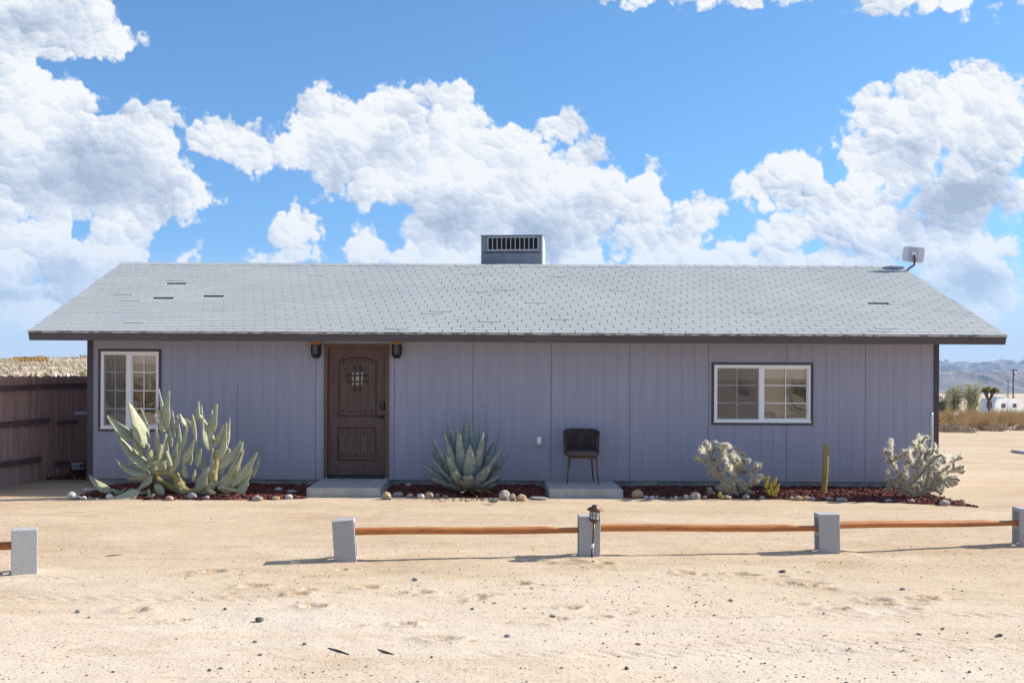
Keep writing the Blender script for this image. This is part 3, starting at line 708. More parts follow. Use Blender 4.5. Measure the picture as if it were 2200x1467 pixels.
# ---- windows
def window(o, cols, rows, rx, ry, blind, label, lmull, screen_left=True, curtain=False):
    x0, x1, z0, z1 = o
    w = bpy.data.objects.new('window', None); SC.collection.objects.link(w); w.parent = house
    w.location = Vector(((x0+x1)/2, WY, z0)) - world_loc(house); tag(w, label)
    t = .036
    mb = MB(); y0, y1 = WY-.020, WY-.002
    mb.span((x0-t, y0, z1+.001), (x1+t, y1, z1+t)); mb.span((x0-t, y0, z0-t), (x1+t, y1, z0-.001))
    mb.span((x0-t, y0, z0), (x0-.001, y1, z1)); mb.span((x1+.001, y0, z0), (x1+t, y1, z1)); mb.build('trim', M['trim'], w)
    f = .047; mb = MB(); y0, y1 = WY-.012, WY+.07
    mb.span((x0, y0, z1-f), (x1, y1, z1)); mb.span((x0, y0, z0), (x1, y1, z0+f)); mb.span((x0, y0, z0+f), (x0+f, y1, z1-f)); mb.span((x1-f*.8, y0, z0+f), (x1, y1, z1-f))
    mb.build('frame', M['white'], w)
    mb = MB(); mb.span((x0-.008, WY-.028, z0-.002), (x1+.008, WY-.0125, z0+.02)); mb.build('sill', M['white'], w)
    m0, m1 = lmull; mb = MB(); mb.span((m0, WY-.008, z0+f+.001), (m1, WY+.06, z1-f-.001)); mb.build('mullion', M['white'], w)
    for si, (a, b) in enumerate(((x0+f, m0), (m1, x1-f*.8))):
        r = .016; mb = MB(); yy = WY+.012+.012*si
        for q in (mb,):
            q.span((a, yy, z0+f), (a+r, yy+.03, z1-f)); q.span((b-r, yy, z0+f), (b, yy+.03, z1-f)); q.span((a+r, yy, z0+f), (b-r, yy+.03, z0+f+r)); q.span((a+r, yy, z1-f-r), (b-r, yy+.03, z1-f))
        mb.build('sash', M['white'], w)
        mb = MB(); mb.span((a+.008, yy+.014, z0+f+.008), (b-.008, yy+.018, z1-f-.008)); mb.build('pane', M['glass'], w)
        mw = .014
        for rxx in rx[si]: MB().span((rxx-mw/2, yy-.004, z0+f), (rxx+mw/2, yy+.008, z1-f)).build('muntin', M['white'], w)
        for rz in ry: MB().span((a, yy-.006, rz-mw/2), (b, yy+.006, rz+mw/2)).build('muntin', M['white'], w)
        if si == 0 and screen_left:
            MB().add([(a, WY-.004, z0+f), (b, WY-.004, z0+f), (b, WY-.004, z1-f), (a, WY-.004, z1-f)], [(0,1,2,3)]).build('insect_screen', M['screen'], w)
        mb = MB(); k = 0; zb = z1-f-.005
        while zb > blind[si]:
            mb.add([(a-.01, WY+.078, zb), (b+.01, WY+.078, zb), (b+.01, WY+.098, zb-.022), (a-.01, WY+.098, zb-.022)], [(0,1,2,3)]); zb -= .0225
        mb.build('blind', M['blind'], w)
        if curtain and si == 0:
            mb = MB(); mb.grid(lambda u, v: (a+(b-a)*(.02+.98*u), WY+.16+.02*math.sin(u*34)+.01*math.sin(u*13), z0+.05+(z1-z0-.1)*v), 60, 1); mb.build('curtain', M['curtain'], w)
    return w
window(W1, 2, 4, ([wx(247.6)], [wx(308.6)]), [wz(280, y) for y in (799.6, 838.8, 877.8)], (wz(280, 770), wz(310, 781)), 'tall white window with dark trim behind the pad cactus', (wx(271.5), wx(282.5)), True, True)
window(W2, 2, 3, ([wx(1583.8)], [wx(1688.7)]), [wz(1637, y) for y in (827.8, 865.8)], (wz(1583, 815), wz(1690, 812)), 'wide white window with dark trim right of the chair', (wx(1630.5), wx(1641)))

# ---- front door
x0, x1, z0, z1 = DR
dz0 = wz(767, 1020.5); ix0, ix1, iz1 = wx(705), wx(828.5), wz(767, 748.2)
mb = MB(); 
mb.span((x0, WY-.028, z0), (ix0-.004, WY+.09, z1)); mb.span((ix1+.004, WY-.028, z0), (x1, WY+.09, z1)); mb.span((ix0-.004, WY-.028, iz1+.004), (ix1+.004, WY+.09, z1))
mb.build('door_frame', M['jamb'], house)
mb = MB(); mb.span((ix0-.004, WY-.035, z0-.004), (ix1+.004, WY+.085, dz0-.006)); mb.build('threshold', M['iron'], house)
door = None
DY = WY+.030                                            # outer face of the door leaf
def arc(xa, xb, zs, zc, n=12):                          # shallow arch from (xa,zs) over zc to (xb,zs)
    return [(xa+(xb-xa)*k/n, zs+(zc-zs)*math.sin(math.pi*k/n)**.9) for k in range(n+1)]
ux0, ux1 = wx(726.5), wx(809.5); uz0, uzs, uzc = wz(767, 894.5), wz(767, 775), wz(767, 766.8)
lx0, lx1, lz0, lz1 = wx(725.5), wx(809), wz(767, 990), wz(767, 918.5)
mb = MB()                                               # stiles and rails round two sunk fields
mb.span((ix0, DY, dz0), (ux0, DY+.044, iz1)); mb.span((ux1, DY, dz0), (ix1, DY+.044, iz1))
mb.span((ux0, DY, dz0), (ux1, DY+.044, lz0)); mb.span((ux0, DY, lz1), (ux1, DY+.044, uz0))
mb.prism([(ux1, iz1), (ux0, iz1)] + arc(ux0, ux1, uzs, uzc), DY, DY+.044)
mb.span((ux0, DY+.016, lz0), (ux1, DY+.04, lz1)); mb.span((ux0, DY+.016, uz0), (ux1, DY+.04, uzc))
door = mb.build('door', M['door'], house)
def moulding(poly):
    mb = MB(); n = len(poly); cx = sum(p[0] for p in poly)/n; cz = sum(p[1] for p in poly)/n; vs = []
    for k, (x, z) in enumerate(poly):
        dx, dz = x-cx, z-cz; l = .016
        sx, sz = (1 if dx < 0 else -1), (1 if dz < 0 else -1)
        vs += [(x-sx*.004, DY-.001, z-sz*.004), (x+sx*.006, DY-.009, z+sz*.006), (x+sx*l, DY+.012, z+sz*l)]
    fs = []
    for k in range(n):
        a, b = 3*k, 3*((k+1) % n)
        fs += [(a, b, b+1, a+1), (a+1, b+1, b+2, a+2)]
    mb.add(vs, fs); mb.build('moulding', M['door'], door)
moulding([(ux0, uz0)] + arc(ux0, ux1, uzs, uzc) + [(ux1, uz0)])
moulding([(lx0, lz0), (lx0, lz1), (lx1, lz1), (lx1, lz0)])
px_b = [731.0, 745.6, 760.4, 775.0, 790.6, 806.0]
gw = (wx(752), wx(783.5), wz(767, 831.5), wz(767, 795))
for k in range(5):
    a, b = wx(px_b[k])+.003, wx(px_b[k+1])-.003
    tops = wz(767, 767 + (4.5, 1.5, .5, 1.5, 4.5)[k])-.022
    mb = MB()
    mb.span((a, DY+.006, uz0+.018), (b, DY+.0155, tops))
    mb.build('plank', M['door'], door)
    MB().span((wx(px_b[k]-.4)+.003, DY+.006, lz0+.018), (wx(px_b[k+1]-.4)-.003, DY+.0155, lz1-.018)).build('plank', M['door'], door)
def stud(px, py):
    x, z = wx(px), wz(px, py); mb = MB(); r = .0155
    mb.add([(x+r*math.cos(a*math.pi/4), DY+.004, z+r*math.sin(a*math.pi/4)) for a in range(8)] + [(x+.55*r*math.cos(a*math.pi/4), DY-.006, z+.55*r*math.sin(a*math.pi/4)) for a in range(8)],
           [(a, (a+1) % 8, 8+(a+1) % 8, 8+a) for a in range(8)] + [tuple(range(8, 16))]); mb.build('stud', M['iron'], door)
for k, px in enumerate((737, 752.6, 767.8, 783.6, 799.3)):
    for py in ((780, 776.5, 775.2, 776.5, 780)[k], 883.3, 928.8, 978.4): stud(px-(0 if py < 890 else 1), py)
mb = MB(); a, b, c, d = gw
mb.span((a, DY-.006, c), (a+.03, DY+.0055, d)); mb.span((b-.03, DY-.006, c), (b, DY+.0055, d)); mb.span((a+.03, DY-.006, d-.035), (b-.03, DY+.0055, d)); mb.span((a+.03, DY-.006, c), (b-.03, DY+.0055, c+.03))
mb.build('viewer_frame', M['door'], door)
MB().span((a+.03, DY+.001, c+.03), (b-.03, DY+.0055, d-.035)).build('viewer_pane', M['pane_pale'], door)
for px in (762.2, 773.3):
    x = wx(px); mb = MB(); mb.span((x-.012, DY-.022, wz(px, 837)), (x+.012, DY-.010, wz(px, 790)))
    for py in (789, 838): mb.bbox((x, DY-.016, wz(px, py)), (.026, .02, .03), .008)
    mb.build('grille_bar', M['iron'], door)
for py in (806.6, 820):
    z = wz(767, py); mb = MB(); mb.span((wx(748), DY-.026, z-.011), (wx(788), DY-.0225, z+.011))
    for px in (747, 789): mb.bbox((wx(px), DY-.018, z), (.03, .02, .026), .008)
    mb.build('grille_bar', M['iron'], door)
mb = MB(); mb.bbox((wx(821.8), DY-.012, wz(822, 872)), (.075, .03, .118), .012); mb.bbox((wx(821.8), DY-.03, wz(822, 867)), (.05, .008, .06), .004)
lock = mb.build('keypad_lock', M['iron'], door)
MB().bbox((wx(821.3), DY-.036, wz(822, 866)), (.035, .004, .02), .002).build('display', M['lampglass'], lock)
mb = MB(); cx, cz = wx(821), wz(821, 895.5)
mb.tube([(cx, DY, cz), (cx, DY-.012, cz), (cx, DY-.02, cz)], [.034, .034, .024], 14); mb.tube([(cx, DY-.02, cz), (cx, DY-.055, cz)], .011, 10)
mb.tube([(cx, DY-.055, cz), (cx-.03, DY-.06, cz), (cx-.105, DY-.055, cz-.004)], [.011, .010, .007], 10); mb.build('handle', M['iron'], door)
for px in (703, 829.5):
    mb = MB(); mb.bbox((wx(px), WY-.035, z0+.012), (.02, .012, .022), .004); mb.build('jamb_bracket', M['galv'], house)

# ---- things fixed to the house
def lantern(pxa, pxb, label):
    xa, xb = wx(pxa), wx(pxb); cx = (xa+xb)/2
    r = empty('wall_lantern', (cx, WY, wz(pxa, 769)), label, 'wall lamp', 'lanterns beside the front door')
    zt, zm = wz(cx*WS+PX, 733), wz(cx*WS+PX, 740)
    MB().bbox((cx, WY-.072, (zt+zm)/2), (xb-xa, .14, zt-zm), .006).build('mounting_block', M['lampwood'], r)
    hw = .069; top, low, bot = zm-.002, wz(cx*WS+PX, 761.5), wz(cx*WS+PX, 769)
    sec = [(-hw, 0), (-hw, -.07), (-hw*.52, -.125), (hw*.52, -.125), (hw, -.07), (hw, 0)]
    mb = MB(); rings = [(top, 1), (low, 1), (bot, .55)]; vs = []
    for z, k in rings: vs += [(cx+x*k, WY-.004+y*k, z) for x, y in sec]
    fs = [(i*6+j, i*6+(j+1) % 6, (i+1)*6+(j+1) % 6, (i+1)*6+j) for i in range(2) for j in range(6)] + [(0,1,2,3,4,5), (17,16,15,14,13,12)]
    mb.add(vs, fs); body = mb.build('shade', M['lampglass'], r)
    mb = MB()
    for x, y in sec[:]: mb.tube([(cx+x*1.02, WY-.004+y*1.02, top), (cx+x*1.02, WY-.004+y*1.02, low), (cx+x*.56, WY-.004+y*.57, bot)], .0042, 5)
    for z, k in rings: mb.tube([(cx+x*1.02*k, WY-.004+y*1.02*k, z) for x, y in sec], .0048, 5)
    mb.build('cage', M['iron'], r)
lantern(667.3, 692.2, 'black lantern under a wood block left of the brown door')
lantern(841, 864.2, 'black lantern under a wood block right of the brown door')
r = empty('outlet_box', (wx(1158.7), WY, wz(1158, 955)), 'small white weatherproof outlet box on the wall left of the chair', 'outlet')
MB().bbox((wx(1158.7), WY-.028, wz(1158, 945.5)), (.072, .052, .112), .008).build('cover', M['white'], r)
MB().span((wx(1158.7)-.026, WY-.060, wz(1158, 952)), (wx(1158.7)+.026, WY-.0545, wz(1158, 941))).build('lid', M['white'], r)
MB().bbox((wx(1158.7)+.004, WY-.03, wz(1158, 955)), (.05, .035, .03), .006).build('plug', M['galv'], r)
p = P(2001, 886, 16.93); mb = MB(); zb = tz(p.x, p.y)-.05
mb.tube([(p.x, p.y, zb), (p.x, p.y, p.z-.03), (p.x, p.y, p.z-.01), (p.x, p.y, p.z)], [.030, .030, .026, .012], 12)
for z in (.25, .55, .85): mb.box((p.x-.014, p.y-.026, zb+z), (.012, .012, .03))
tag(mb.build('steel_post', M['galv']), 'short grey steel post standing against the right house corner', 'post')

# rooftop evaporative cooler
ca = math.radians(-5.5); CR = Matrix.Rotation(ca, 3, 'Z'); CY = 21.0
c0 = P(1104.5, 568, CY); ctr = Vector((c0.x, CY+.5, 0)); top = P(1104, 506.8, CY).z; seam = P(1104, 542.6, CY).z; bot = 3.55
HW = (1171-1039)/F*CY/2
r = empty('evaporative_cooler', (ctr.x, ctr.y, bot), 'blue grey rooftop cooler with slatted vent on the ridge', 'cooler')
def cb(mb, lx, ly, lz, w, d, h, b=.004): return mb.bbox(ctr + CR @ Vector((lx, ly, 0)) + Vector((0, 0, lz)), (w, d, h), b, CR)
mb = MB(); cb(mb, 0, 0, (bot+seam)/2, HW*2, 1.0, seam-bot-.012, .01); cb(mb, 0, -.502, bot+.245, HW*1.62, .012, .05); mb.build('base_pan', M['cooler'], r)
mb = MB(); vl, vr = (1052-1104.5)/F*CY, (1162.6-1104.5)/F*CY; vt, vb = P(1104, 508.3, CY).z, P(1104, 540, CY).z
f0 = -.5
cb(mb, 0, .03, (seam+top)/2, HW*2-.004, .94, top-seam, .01)
cb(mb, (-HW+vl)/2, f0+.03, (seam+top)/2, vl+HW, .06, top-seam, .006); cb(mb, (HW+vr)/2, f0+.03, (seam+top)/2, HW-vr, .06, top-seam, .006)
mb.build('cabinet', M['cooler'], r)
mb = MB(); cb(mb, HW-.006, .0, (seam+top)/2, .03, 1.01, top-seam+.006); cb(mb, HW-.006, 0, (bot+seam)/2, .03, 1.01, seam-bot-.016); mb.build('side_panel', M['coolerlight'], r)
mb = MB(); cb(mb, 0, 0, top+.009, HW*2+.02, 1.02, .018, .004); mb.build('lid', M['cooler'], r)
mb = MB(); ft = .022
cb(mb, (vl+vr)/2, f0-.006, vt-ft/2, vr-vl, .03, ft); cb(mb, (vl+vr)/2, f0-.006, vb+ft, vr-vl, .03, ft*1.3); cb(mb, vl+ft/2, f0-.006, (vt+vb)/2, ft, .03, vt-vb); cb(mb, vr-ft/2, f0-.006, (vt+vb)/2, ft, .03, vt-vb)
mb.build('vent_frame', M['coolerlight'], r)
for k in range(1, 11):
    x = vl+ft*.6+(vr-vl-ft*1.2)*k/11; mb = MB(); cb(mb, x, f0+.0, (vt+vb)/2, .015, .028, vt-vb-ft*2); mb.build('slat', M['coolerlight'], r)
mb = MB()
for k in range(9):
    z = vb+ft*1.9+(vt-vb-ft*3)*k/8.5; mb.box(ctr + CR @ Vector(((vl+vr)/2, f0+.045, 0)) + Vector((0, 0, z)), (vr-vl-.05, .03, .006), CR @ Matrix.Rotation(.6, 3, 'X'))
cb(mb, (vl+vr)/2, f0+.075, (vt+vb)/2, vr-vl, .01, vt-vb)
mb.build('louvre', M['louvre'], r)

# flat panel antenna at the right end of the ridge
AY = 20.5; a = P(1962.8, 546.8, AY); mt = P(1949, 581, AY)
r = empty('panel_antenna', mt, 'pale rounded internet antenna on a bent arm at the roof ridge', 'antenna')
AR = Matrix.Rotation(math.radians(-12), 3, 'Z') @ Matrix.Rotation(math.radians(6), 3, 'Y') @ Matrix.Rotation(math.radians(-8), 3, 'X')
def rrect(w, h, rr, n=5):
    o = []
    for cx, cz, a0 in ((w/2-rr, h/2-rr, 0), (-w/2+rr, h/2-rr, 90), (-w/2+rr, -h/2+rr, 180), (w/2-rr, -h/2+rr, 270)):
        for k in range(n+1): t = math.radians(a0+90*k/n); o.append((cx+rr*math.cos(t), cz+rr*math.sin(t)))
    return o
def slab(mb, poly, y0, y1, R, c):
    n = len(poly); vs = [c + R @ Vector((x, y0, z)) for x, z in poly] + [c + R @ Vector((x, y1, z)) for x, z in poly]
    return mb.add(vs, [tuple(range(n)), tuple(range(2*n-1, n-1, -1))] + [(i, i+n, (i+1) % n+n, (i+1) % n) for i in range(n)])
mb = MB(); slab(mb, rrect(.375, .285, .05), 0, .03, AR, a); mb.build('panel', M['dish'], r)
mb = MB(); slab(mb, rrect(.15, .27, .012), -.022, -.001, AR, a); mb.build('spine', M['coolerlight'], r)
mb = MB(); slab(mb, rrect(.07, .06, .012), -.07, -.023, AR, a); mb.build('bracket', M['tag'], r)
e0 = P(1961, 563, AY); mb = MB(); mb.tube([mt, mt+(e0-mt)*.3+Vector((.01, -.02, 0)), mt+(e0-mt)*.75+Vector((.035, -.05, -.02)), e0+Vector((.01, -.06, .02)), a+AR @ Vector((0, -.06, -.02))], .018, 10); mb.build('arm', M['trim'], r)

# ------------------------------------------------------------------ steps, beds, stones
def step(pxl, pxr, pyf, pxbl, pxbr, Yb, label, pyb):
    f = ground_px((pxl+pxr)/2, pyb); Yf = f.y; zt = P((pxl+pxr)/2, pyf, Yf).z
    mb = MB(); a, b = (pxl-PX)*Yf/F, (pxr-PX)*Yf/F
    mb.bbox(((a+b)/2, (Yf+Yb)/2, (zt-.18)/2), (b-a, Yb-Yf, zt+.18), .012)
    tag(mb.build('concrete_step', M['concrete']), label, 'step', 'concrete steps along the house front')
    return a, b, Yf, zt
S1 = step(659.5, 818.5, 1048, 0, 0, WY-.037, 'grey concrete step at the brown front door', 1068)
S2 = step(1180.5, 1340, 1050.5, 0, 0, WY-.03, 'grey concrete slab under the brown chair', 1069.5)

def bed(front, back=WY+.015, n=900, end_l=0, end_r=0):
    """front: list of pixels along the outer edge of one bed of red mulch"""
    f = [ground_px(*q) for q in front]; xs = [q.x for q in f]; ys = [q.y for q in f]
    mb = MB(); nx, ny = 60, 9
    def surf(u, v):
        x = xs[0]+(xs[-1]-xs[0])*u; y0 = float(np.interp(x, xs, ys)); y = y0+(back-y0)*v
        e = min(1, min(u, 1-u)*14, v*7+.0); e = max(e, 0)**.6
        return Vector((x, y, tz(x, y)-.012 + e*(.040+.03*float(fbm(np.array(x*3.), np.array(y*3.), 77, 3)))))
    mb.grid(surf, nx, ny)
    for _ in range(n):
        u, v = rnd.random(), rnd.random()**1.2; p = surf(min(max(u, .004), .996), max(v, .02)); L = rnd.uniform(.03, .085)
        R = Matrix.Rotation(rnd.uniform(0, 6.3), 3, 'Z') @ Matrix.Rotation(rnd.uniform(-.5, .5), 3, 'Y') @ Matrix.Rotation(rnd.uniform(-.6, .6), 3, 'X')
        mb.box(p+Vector((0, 0, .012)), (L, L*rnd.uniform(.2, .42), rnd.uniform(.005, .012)), R)
    return tag(mb.build('mulch', M['mulch']), kind='stuff')
bed([(168,1066),(200,1070),(330,1074),(450,1074),(560,1075),(657,1071)], n=2600)
bed([(822,1066),(870,1067),(960,1068),(1080,1070),(1178,1071)], n=1900)
bed([(1343,1070),(1450,1071),(1560,1071),(1680,1073),(1800,1077),(1910,1080),(2000,1084),(2075,1087),(2108,1091)], back=WY-.02, n=4200)

ico = bmesh.new(); bmesh.ops.create_icosphere(ico, subdivisions=3, radius=1.0)
ICO_V = np.array([v.co[:] for v in ico.verts]); ICO_F = [tuple(v.index for v in f.verts) for f in ico.faces]; ico.free()
ico = bmesh.new(); bmesh.ops.create_icosphere(ico, subdivisions=1, radius=1.0)
ICO1_V = np.array([v.co[:] for v in ico.verts]); ICO1_F = [tuple(v.index for v in f.verts) for f in ico.faces]; ico.free()
def rock_shape(w, d, h, seed, rough=.22, V=ICO_V, angular=0.0):
    n = V/np.linalg.norm(V, axis=1)[:, None]; s = seed*3.7
    r = 1 + rough*(fbm(n[:, 0]*1.3+s+n[:, 2]*.7, n[:, 1]*1.3-s+n[:, 2]*.9, seed, 3)*2)
    p = n*r[:, None]
    st_ = np.random.RandomState(seed+500)
    for _ in range(int(3+angular*6)):                  # broken faces
        a = st_.normal(size=3); a /= np.linalg.norm(a); lim = .72+.22*st_.rand(); q = p @ a
        p = p - np.outer(np.maximum(q-lim, 0)*.9, a)
    mn, mx = p.min(0), p.max(0); p = (p-(mn+mx)/2)/((mx-mn)/2)
    return p*np.array([w/2, d/2, h*.62]) + np.array([0, 0, h*.38])
def stone(px, pb, w, h, kind, label, name='border_stone', cat='stone', group='stones edging the mulch beds', ang=.3):
    g = ground_px(px, pb); s = F/g.y; W, H = w/s, h/s
    seed = rnd.randint(1, 9000); dpt = W*rnd.uniform(.6, .9)
    mb = MB(); mb.add(rock_shape(W, dpt, H, seed, .2+.1*rnd.random(), angular=ang), ICO_F, smooth=True)
    o = bpy.data.objects.new(name, mb.mesh(name, ROCK[kind])); SC.collection.objects.link(o); o.location = (g.x, g.y+dpt*.3, g.z); o.rotation_euler.z = rnd.uniform(-.25, .25)
    return tag(o, label, cat, group)
LOOK = {'white': 'white', 'grey': 'grey', 'tan': 'tan', 'pink': 'pinkish', 'brown': 'brown', 'granite': 'speckled granite'}
ORD = ['first', 'second', 'third', 'fourth', 'fifth', 'sixth', 'seventh', 'eighth', 'ninth', 'tenth', 'eleventh', 'twelfth', 'thirteenth', 'fourteenth']
def row_of_stones(lst, where):
    for k, (px, pb, w, h, kind) in enumerate(lst):
        shape = 'flat' if h < w*.42 else 'upright' if h > w*.95 else 'rounded'
        stone(px, pb, w, h, kind, f'{shape} {LOOK[kind]} border stone, {ORD[k]} {where}')
row_of_stones([(152,1073,20,17,'white'),(163,1073.5,22,8,'grey'),(179,1073,12,8,'white'),(187,1056,30,8,'white'),(192,1073.5,12,6,'grey'),(207,1074,10,5,'grey'),(234,1073,16,13,'white'),(252,1072,10,7,'white')], 'from the left end of the row')
row_of_stones([(363,1075,18,10,'pink'),(412,1073,24,14,'grey'),(441,1073,16,9,'grey'),(551,1076,22,12,'granite'),(562,1075,6,8,'tan'),(592.5,1074,17,8.5,'tan'),(619.5,1072,17,10,'white'),(627,1064,24,12,'grey')], 'from the pad cactus trunk towards the door step')
row_of_stones([(829,1073,22,17,'tan'),(855,1068,25,11.5,'grey'),(881,1069,15,9,'pink'),(903.5,1071,16,11,'white'),(922,1070,19,14,'tan'),(939,1068,12,9,'grey'),(956,1070,14,7,'brown'),(1084,1074,24,21,'granite'),(1100.5,1075,15,15,'tan'),(1120,1076,24,15,'tan'),(1158,1073.5,42,6,'grey')], 'right of the door step')
row_of_stones([(1370,1070,27,19,'tan'),(1388.5,1071,13,6.5,'white'),(1402,1072,12,8,'white'),(1412,1072,9,8,'grey'),(1424.5,1072,13,5,'grey'),(1443,1072,5,4.5,'white'),(1453,1072,10,7,'white'),(1462,1072,12,6,'brown'),(1475.5,1072,14,10,'white'),(1495,1073,23,17,'granite'),(1515,1072,11,8,'pink')], 'right of the chair slab')
row_of_stones([(1565,1073,18,9,'pink'),(1603,1073,15,12.5,'grey'),(1638,1073,12,8,'grey'),(1676,1072,11,4,'grey'),(1689,1072.5,5,4.5,'white'),(1701,1073.5,11,7.5,'tan'),(1717.5,1075,20,10,'tan'),(1735,1075,17,9.5,'tan'),(1747.5,1075.5,11,8,'grey')], 'right of the furry cholla before the column cactus')
row_of_stones([(1783,1075.5,21,8,'grey'),(1809.5,1078,24,10,'grey'),(1909,1079,21,7,'white'),(1919,1079,9,5,'grey'),(1959,1081,16,9,'grey'),(1983,1077,18,4.5,'tan'),(2013,1071,14,8.5,'tan'),(2032,1086,23,12,'granite'),(2043,1078,15,9,'grey'),(2068,1087,15,15,'brown')], 'right of the column cactus')
row_of_stones([(1410,1044,18,8,'white'),(1372,1041,9,5,'white')], 'lying on the mulch against the foundation behind the row')

# solar disc lights in the mulch
for px, py, lab in ((598,1054,'disc light in the mulch left of the door step'), (877,1045,'disc light in the mulch between door step and blue agave'), (1130,1042.5,'disc light in the mulch right of the blue agave')):
    g = ground_px(px, py+3); r = empty('disc_light', (g.x, g.y, g.z+.025), 'small silver solar '+lab, 'garden light', 'solar disc lights in the mulch')
    mb = MB(); mb.tube([(g.x, g.y, g.z+.02), (g.x, g.y, g.z+.05), (g.x, g.y, g.z+.062)], [.062, .060, .045], 14); mb.build('rim', M['galv'], r)
    mb = MB(); mb.tube([(g.x, g.y, g.z+.0625), (g.x, g.y, g.z+.068)], [.034, .030], 10); mb.build('lens', M['white'], r)

# ------------------------------------------------------------------ chair
g = P(1252, 1039, 16.42); CZ = S2[3]; cx = g.x
ch = empty('chair', (cx, 16.6, CZ), 'brown velvet chair with curved back on the concrete slab', 'chair')
sw, sd = .50, .46; fy = 16.40
mb = MB(); zc = P(1252, 976.5, fy).z
def sq(t, p): return math.copysign(abs(t)**p, t)
mb.grid(lambda u, v: Vector((cx+sw/2*sq(math.cos(2*math.pi*u), .45)*(math.cos(math.pi*(v-.5))**.28 if 0 < v < 1 else 0), fy+sd/2+sd/2*sq(math.sin(2*math.pi*u), .5)*(math.cos(math.pi*(v-.5))**.28 if 0 < v < 1 else 0), zc+.046*math.sin(math.pi*(v-.5)))), 40, 10)
mb.build('seat', M['chairseat'], ch)
mb = MB(); top = P(1250, 922.5, 16.85).z; zb = zc-.01; hw = .272
def back(u, v, off):
    a = (u-.5)*math.radians(196); z = zb + (top-zb)*v
    edge = abs(u-.5)*2
    if v > .6: z = zb + (top-zb)*(.6+.4*math.sin((v-.6)/.4*math.pi/2)*(1-.22*max(0, edge-.45)**1.6*3.2))
    fl = 1+.02*v
    return Vector((cx+(hw-off)*fl*math.sin(a)*(1-.03*(1-v)), fy+.24+(.215-off)*math.cos(a)*fl+.05*v, z))
mb.grid(lambda u, v: back(u, v, 0), 36, 12); mb.grid(lambda u, v: back(u, v, .045), 36, 12)
mb.grid(lambda u, v: back(u, 1, .045*v)+Vector((0, 0, .016*math.sin(math.pi*v))), 36, 4); mb.grid(lambda u, v: back(0, u, .045*v), 12, 3); mb.grid(lambda u, v: back(1, u, .045*v), 12, 3)
mb.build('backrest', M['chair'], ch)
for x0, y0, x1, y1 in ((-.205, .06, -.232, .0), (.205, .06, .232, .0), (-.16, .36, -.20, .46), (.16, .36, .20, .46)):
    mb = MB(); mb.tube([(cx+x0, fy+y0, zc-.03), (cx+x1, fy+y1, CZ)], [.0165, .0095], 10); mb.build('leg', M['chairleg'] if y1 < .2 else M['bronze'], ch)
mb = MB(); mb.bbox((cx, fy+.22, zc-.052), (.40, .36, .022), .006); mb.build('seat_frame', M['chairleg'], ch)

# ------------------------------------------------------------------ plants
def bez(a, b, c, t): return a*(1-t)**2 + b*2*t*(1-t) + c*t*t
PROF = ([0, .06, .18, .32, .5, .66, .8, .92, .97, 1.0], [.34, .55, .88, 1.0, .82, .56, .40, .29, .21, .06])
ROUND = ([0, .06, .2, .45, .7, .88, .96, 1.0], [.3, .52, .86, 1.0, .92, .64, .36, .05])
def pad(pts, width, phi, prof, thick=.011, n=14):
    """flat cactus pad along a bent line, turned by phi about its own length; returns faces and edge points"""
    mb = MB(); ed = []; rows = []; K = 10
    for i in range(n+1):
        t = i/n; p = bez(*pts, t); tg = (bez(*pts, min(t+.02, 1))-bez(*pts, max(t-.02, 0))).normalized()
        side = tg.cross(Vector((0, 1, 0)));  side = side.normalized() if side.length > .05 else Vector((1, 0, 0))
        nr = tg.cross(side).normalized()
        s2 = side*math.cos(phi)+nr*math.sin(phi); n2 = tg.cross(s2).normalized()
        w = width/2*float(np.interp(t, *prof)); th = min(thick*(1.25-.4*t), w*.8)
        row = []
        for k in range(K):
            a = 2*math.pi*k/K; row.append(p + s2*(w*math.cos(a)) + n2*(th*sq(math.sin(a), .8)))
        rows += row
        if 0 < i < n: ed += [(p+s2*w, s2, tg), (p-s2*w, -s2, tg), (p+n2*th+s2*w*.4, n2, tg), (p-n2*th-s2*w*.4, -n2, tg), (p+n2*th-s2*w*.4, n2, tg), (p-n2*th+s2*w*.4, -n2, tg)]
    fs = [(i*K+k, i*K+(k+1) % K, (i+1)*K+(k+1) % K, (i+1)*K+k) for i in range(n) for k in range(K)]
    mb.add(rows, fs, 0, True); mb.add([rows[n*K+k] for k in range(K)], [tuple(range(K))]); mb.add([rows[k] for k in range(K)], [tuple(range(K))[::-1]])
    return mb, ed
def spike(mb, p, d, L, r):
    d = d.normalized(); u = d.cross(Vector((.3, .5, .8))).normalized(); v = d.cross(u)
    mb.add([p+u*r, p-u*.5*r+v*.87*r, p-u*.5*r-v*.87*r, p+d*L], [(0,1,3), (1,2,3), (2,0,3)])

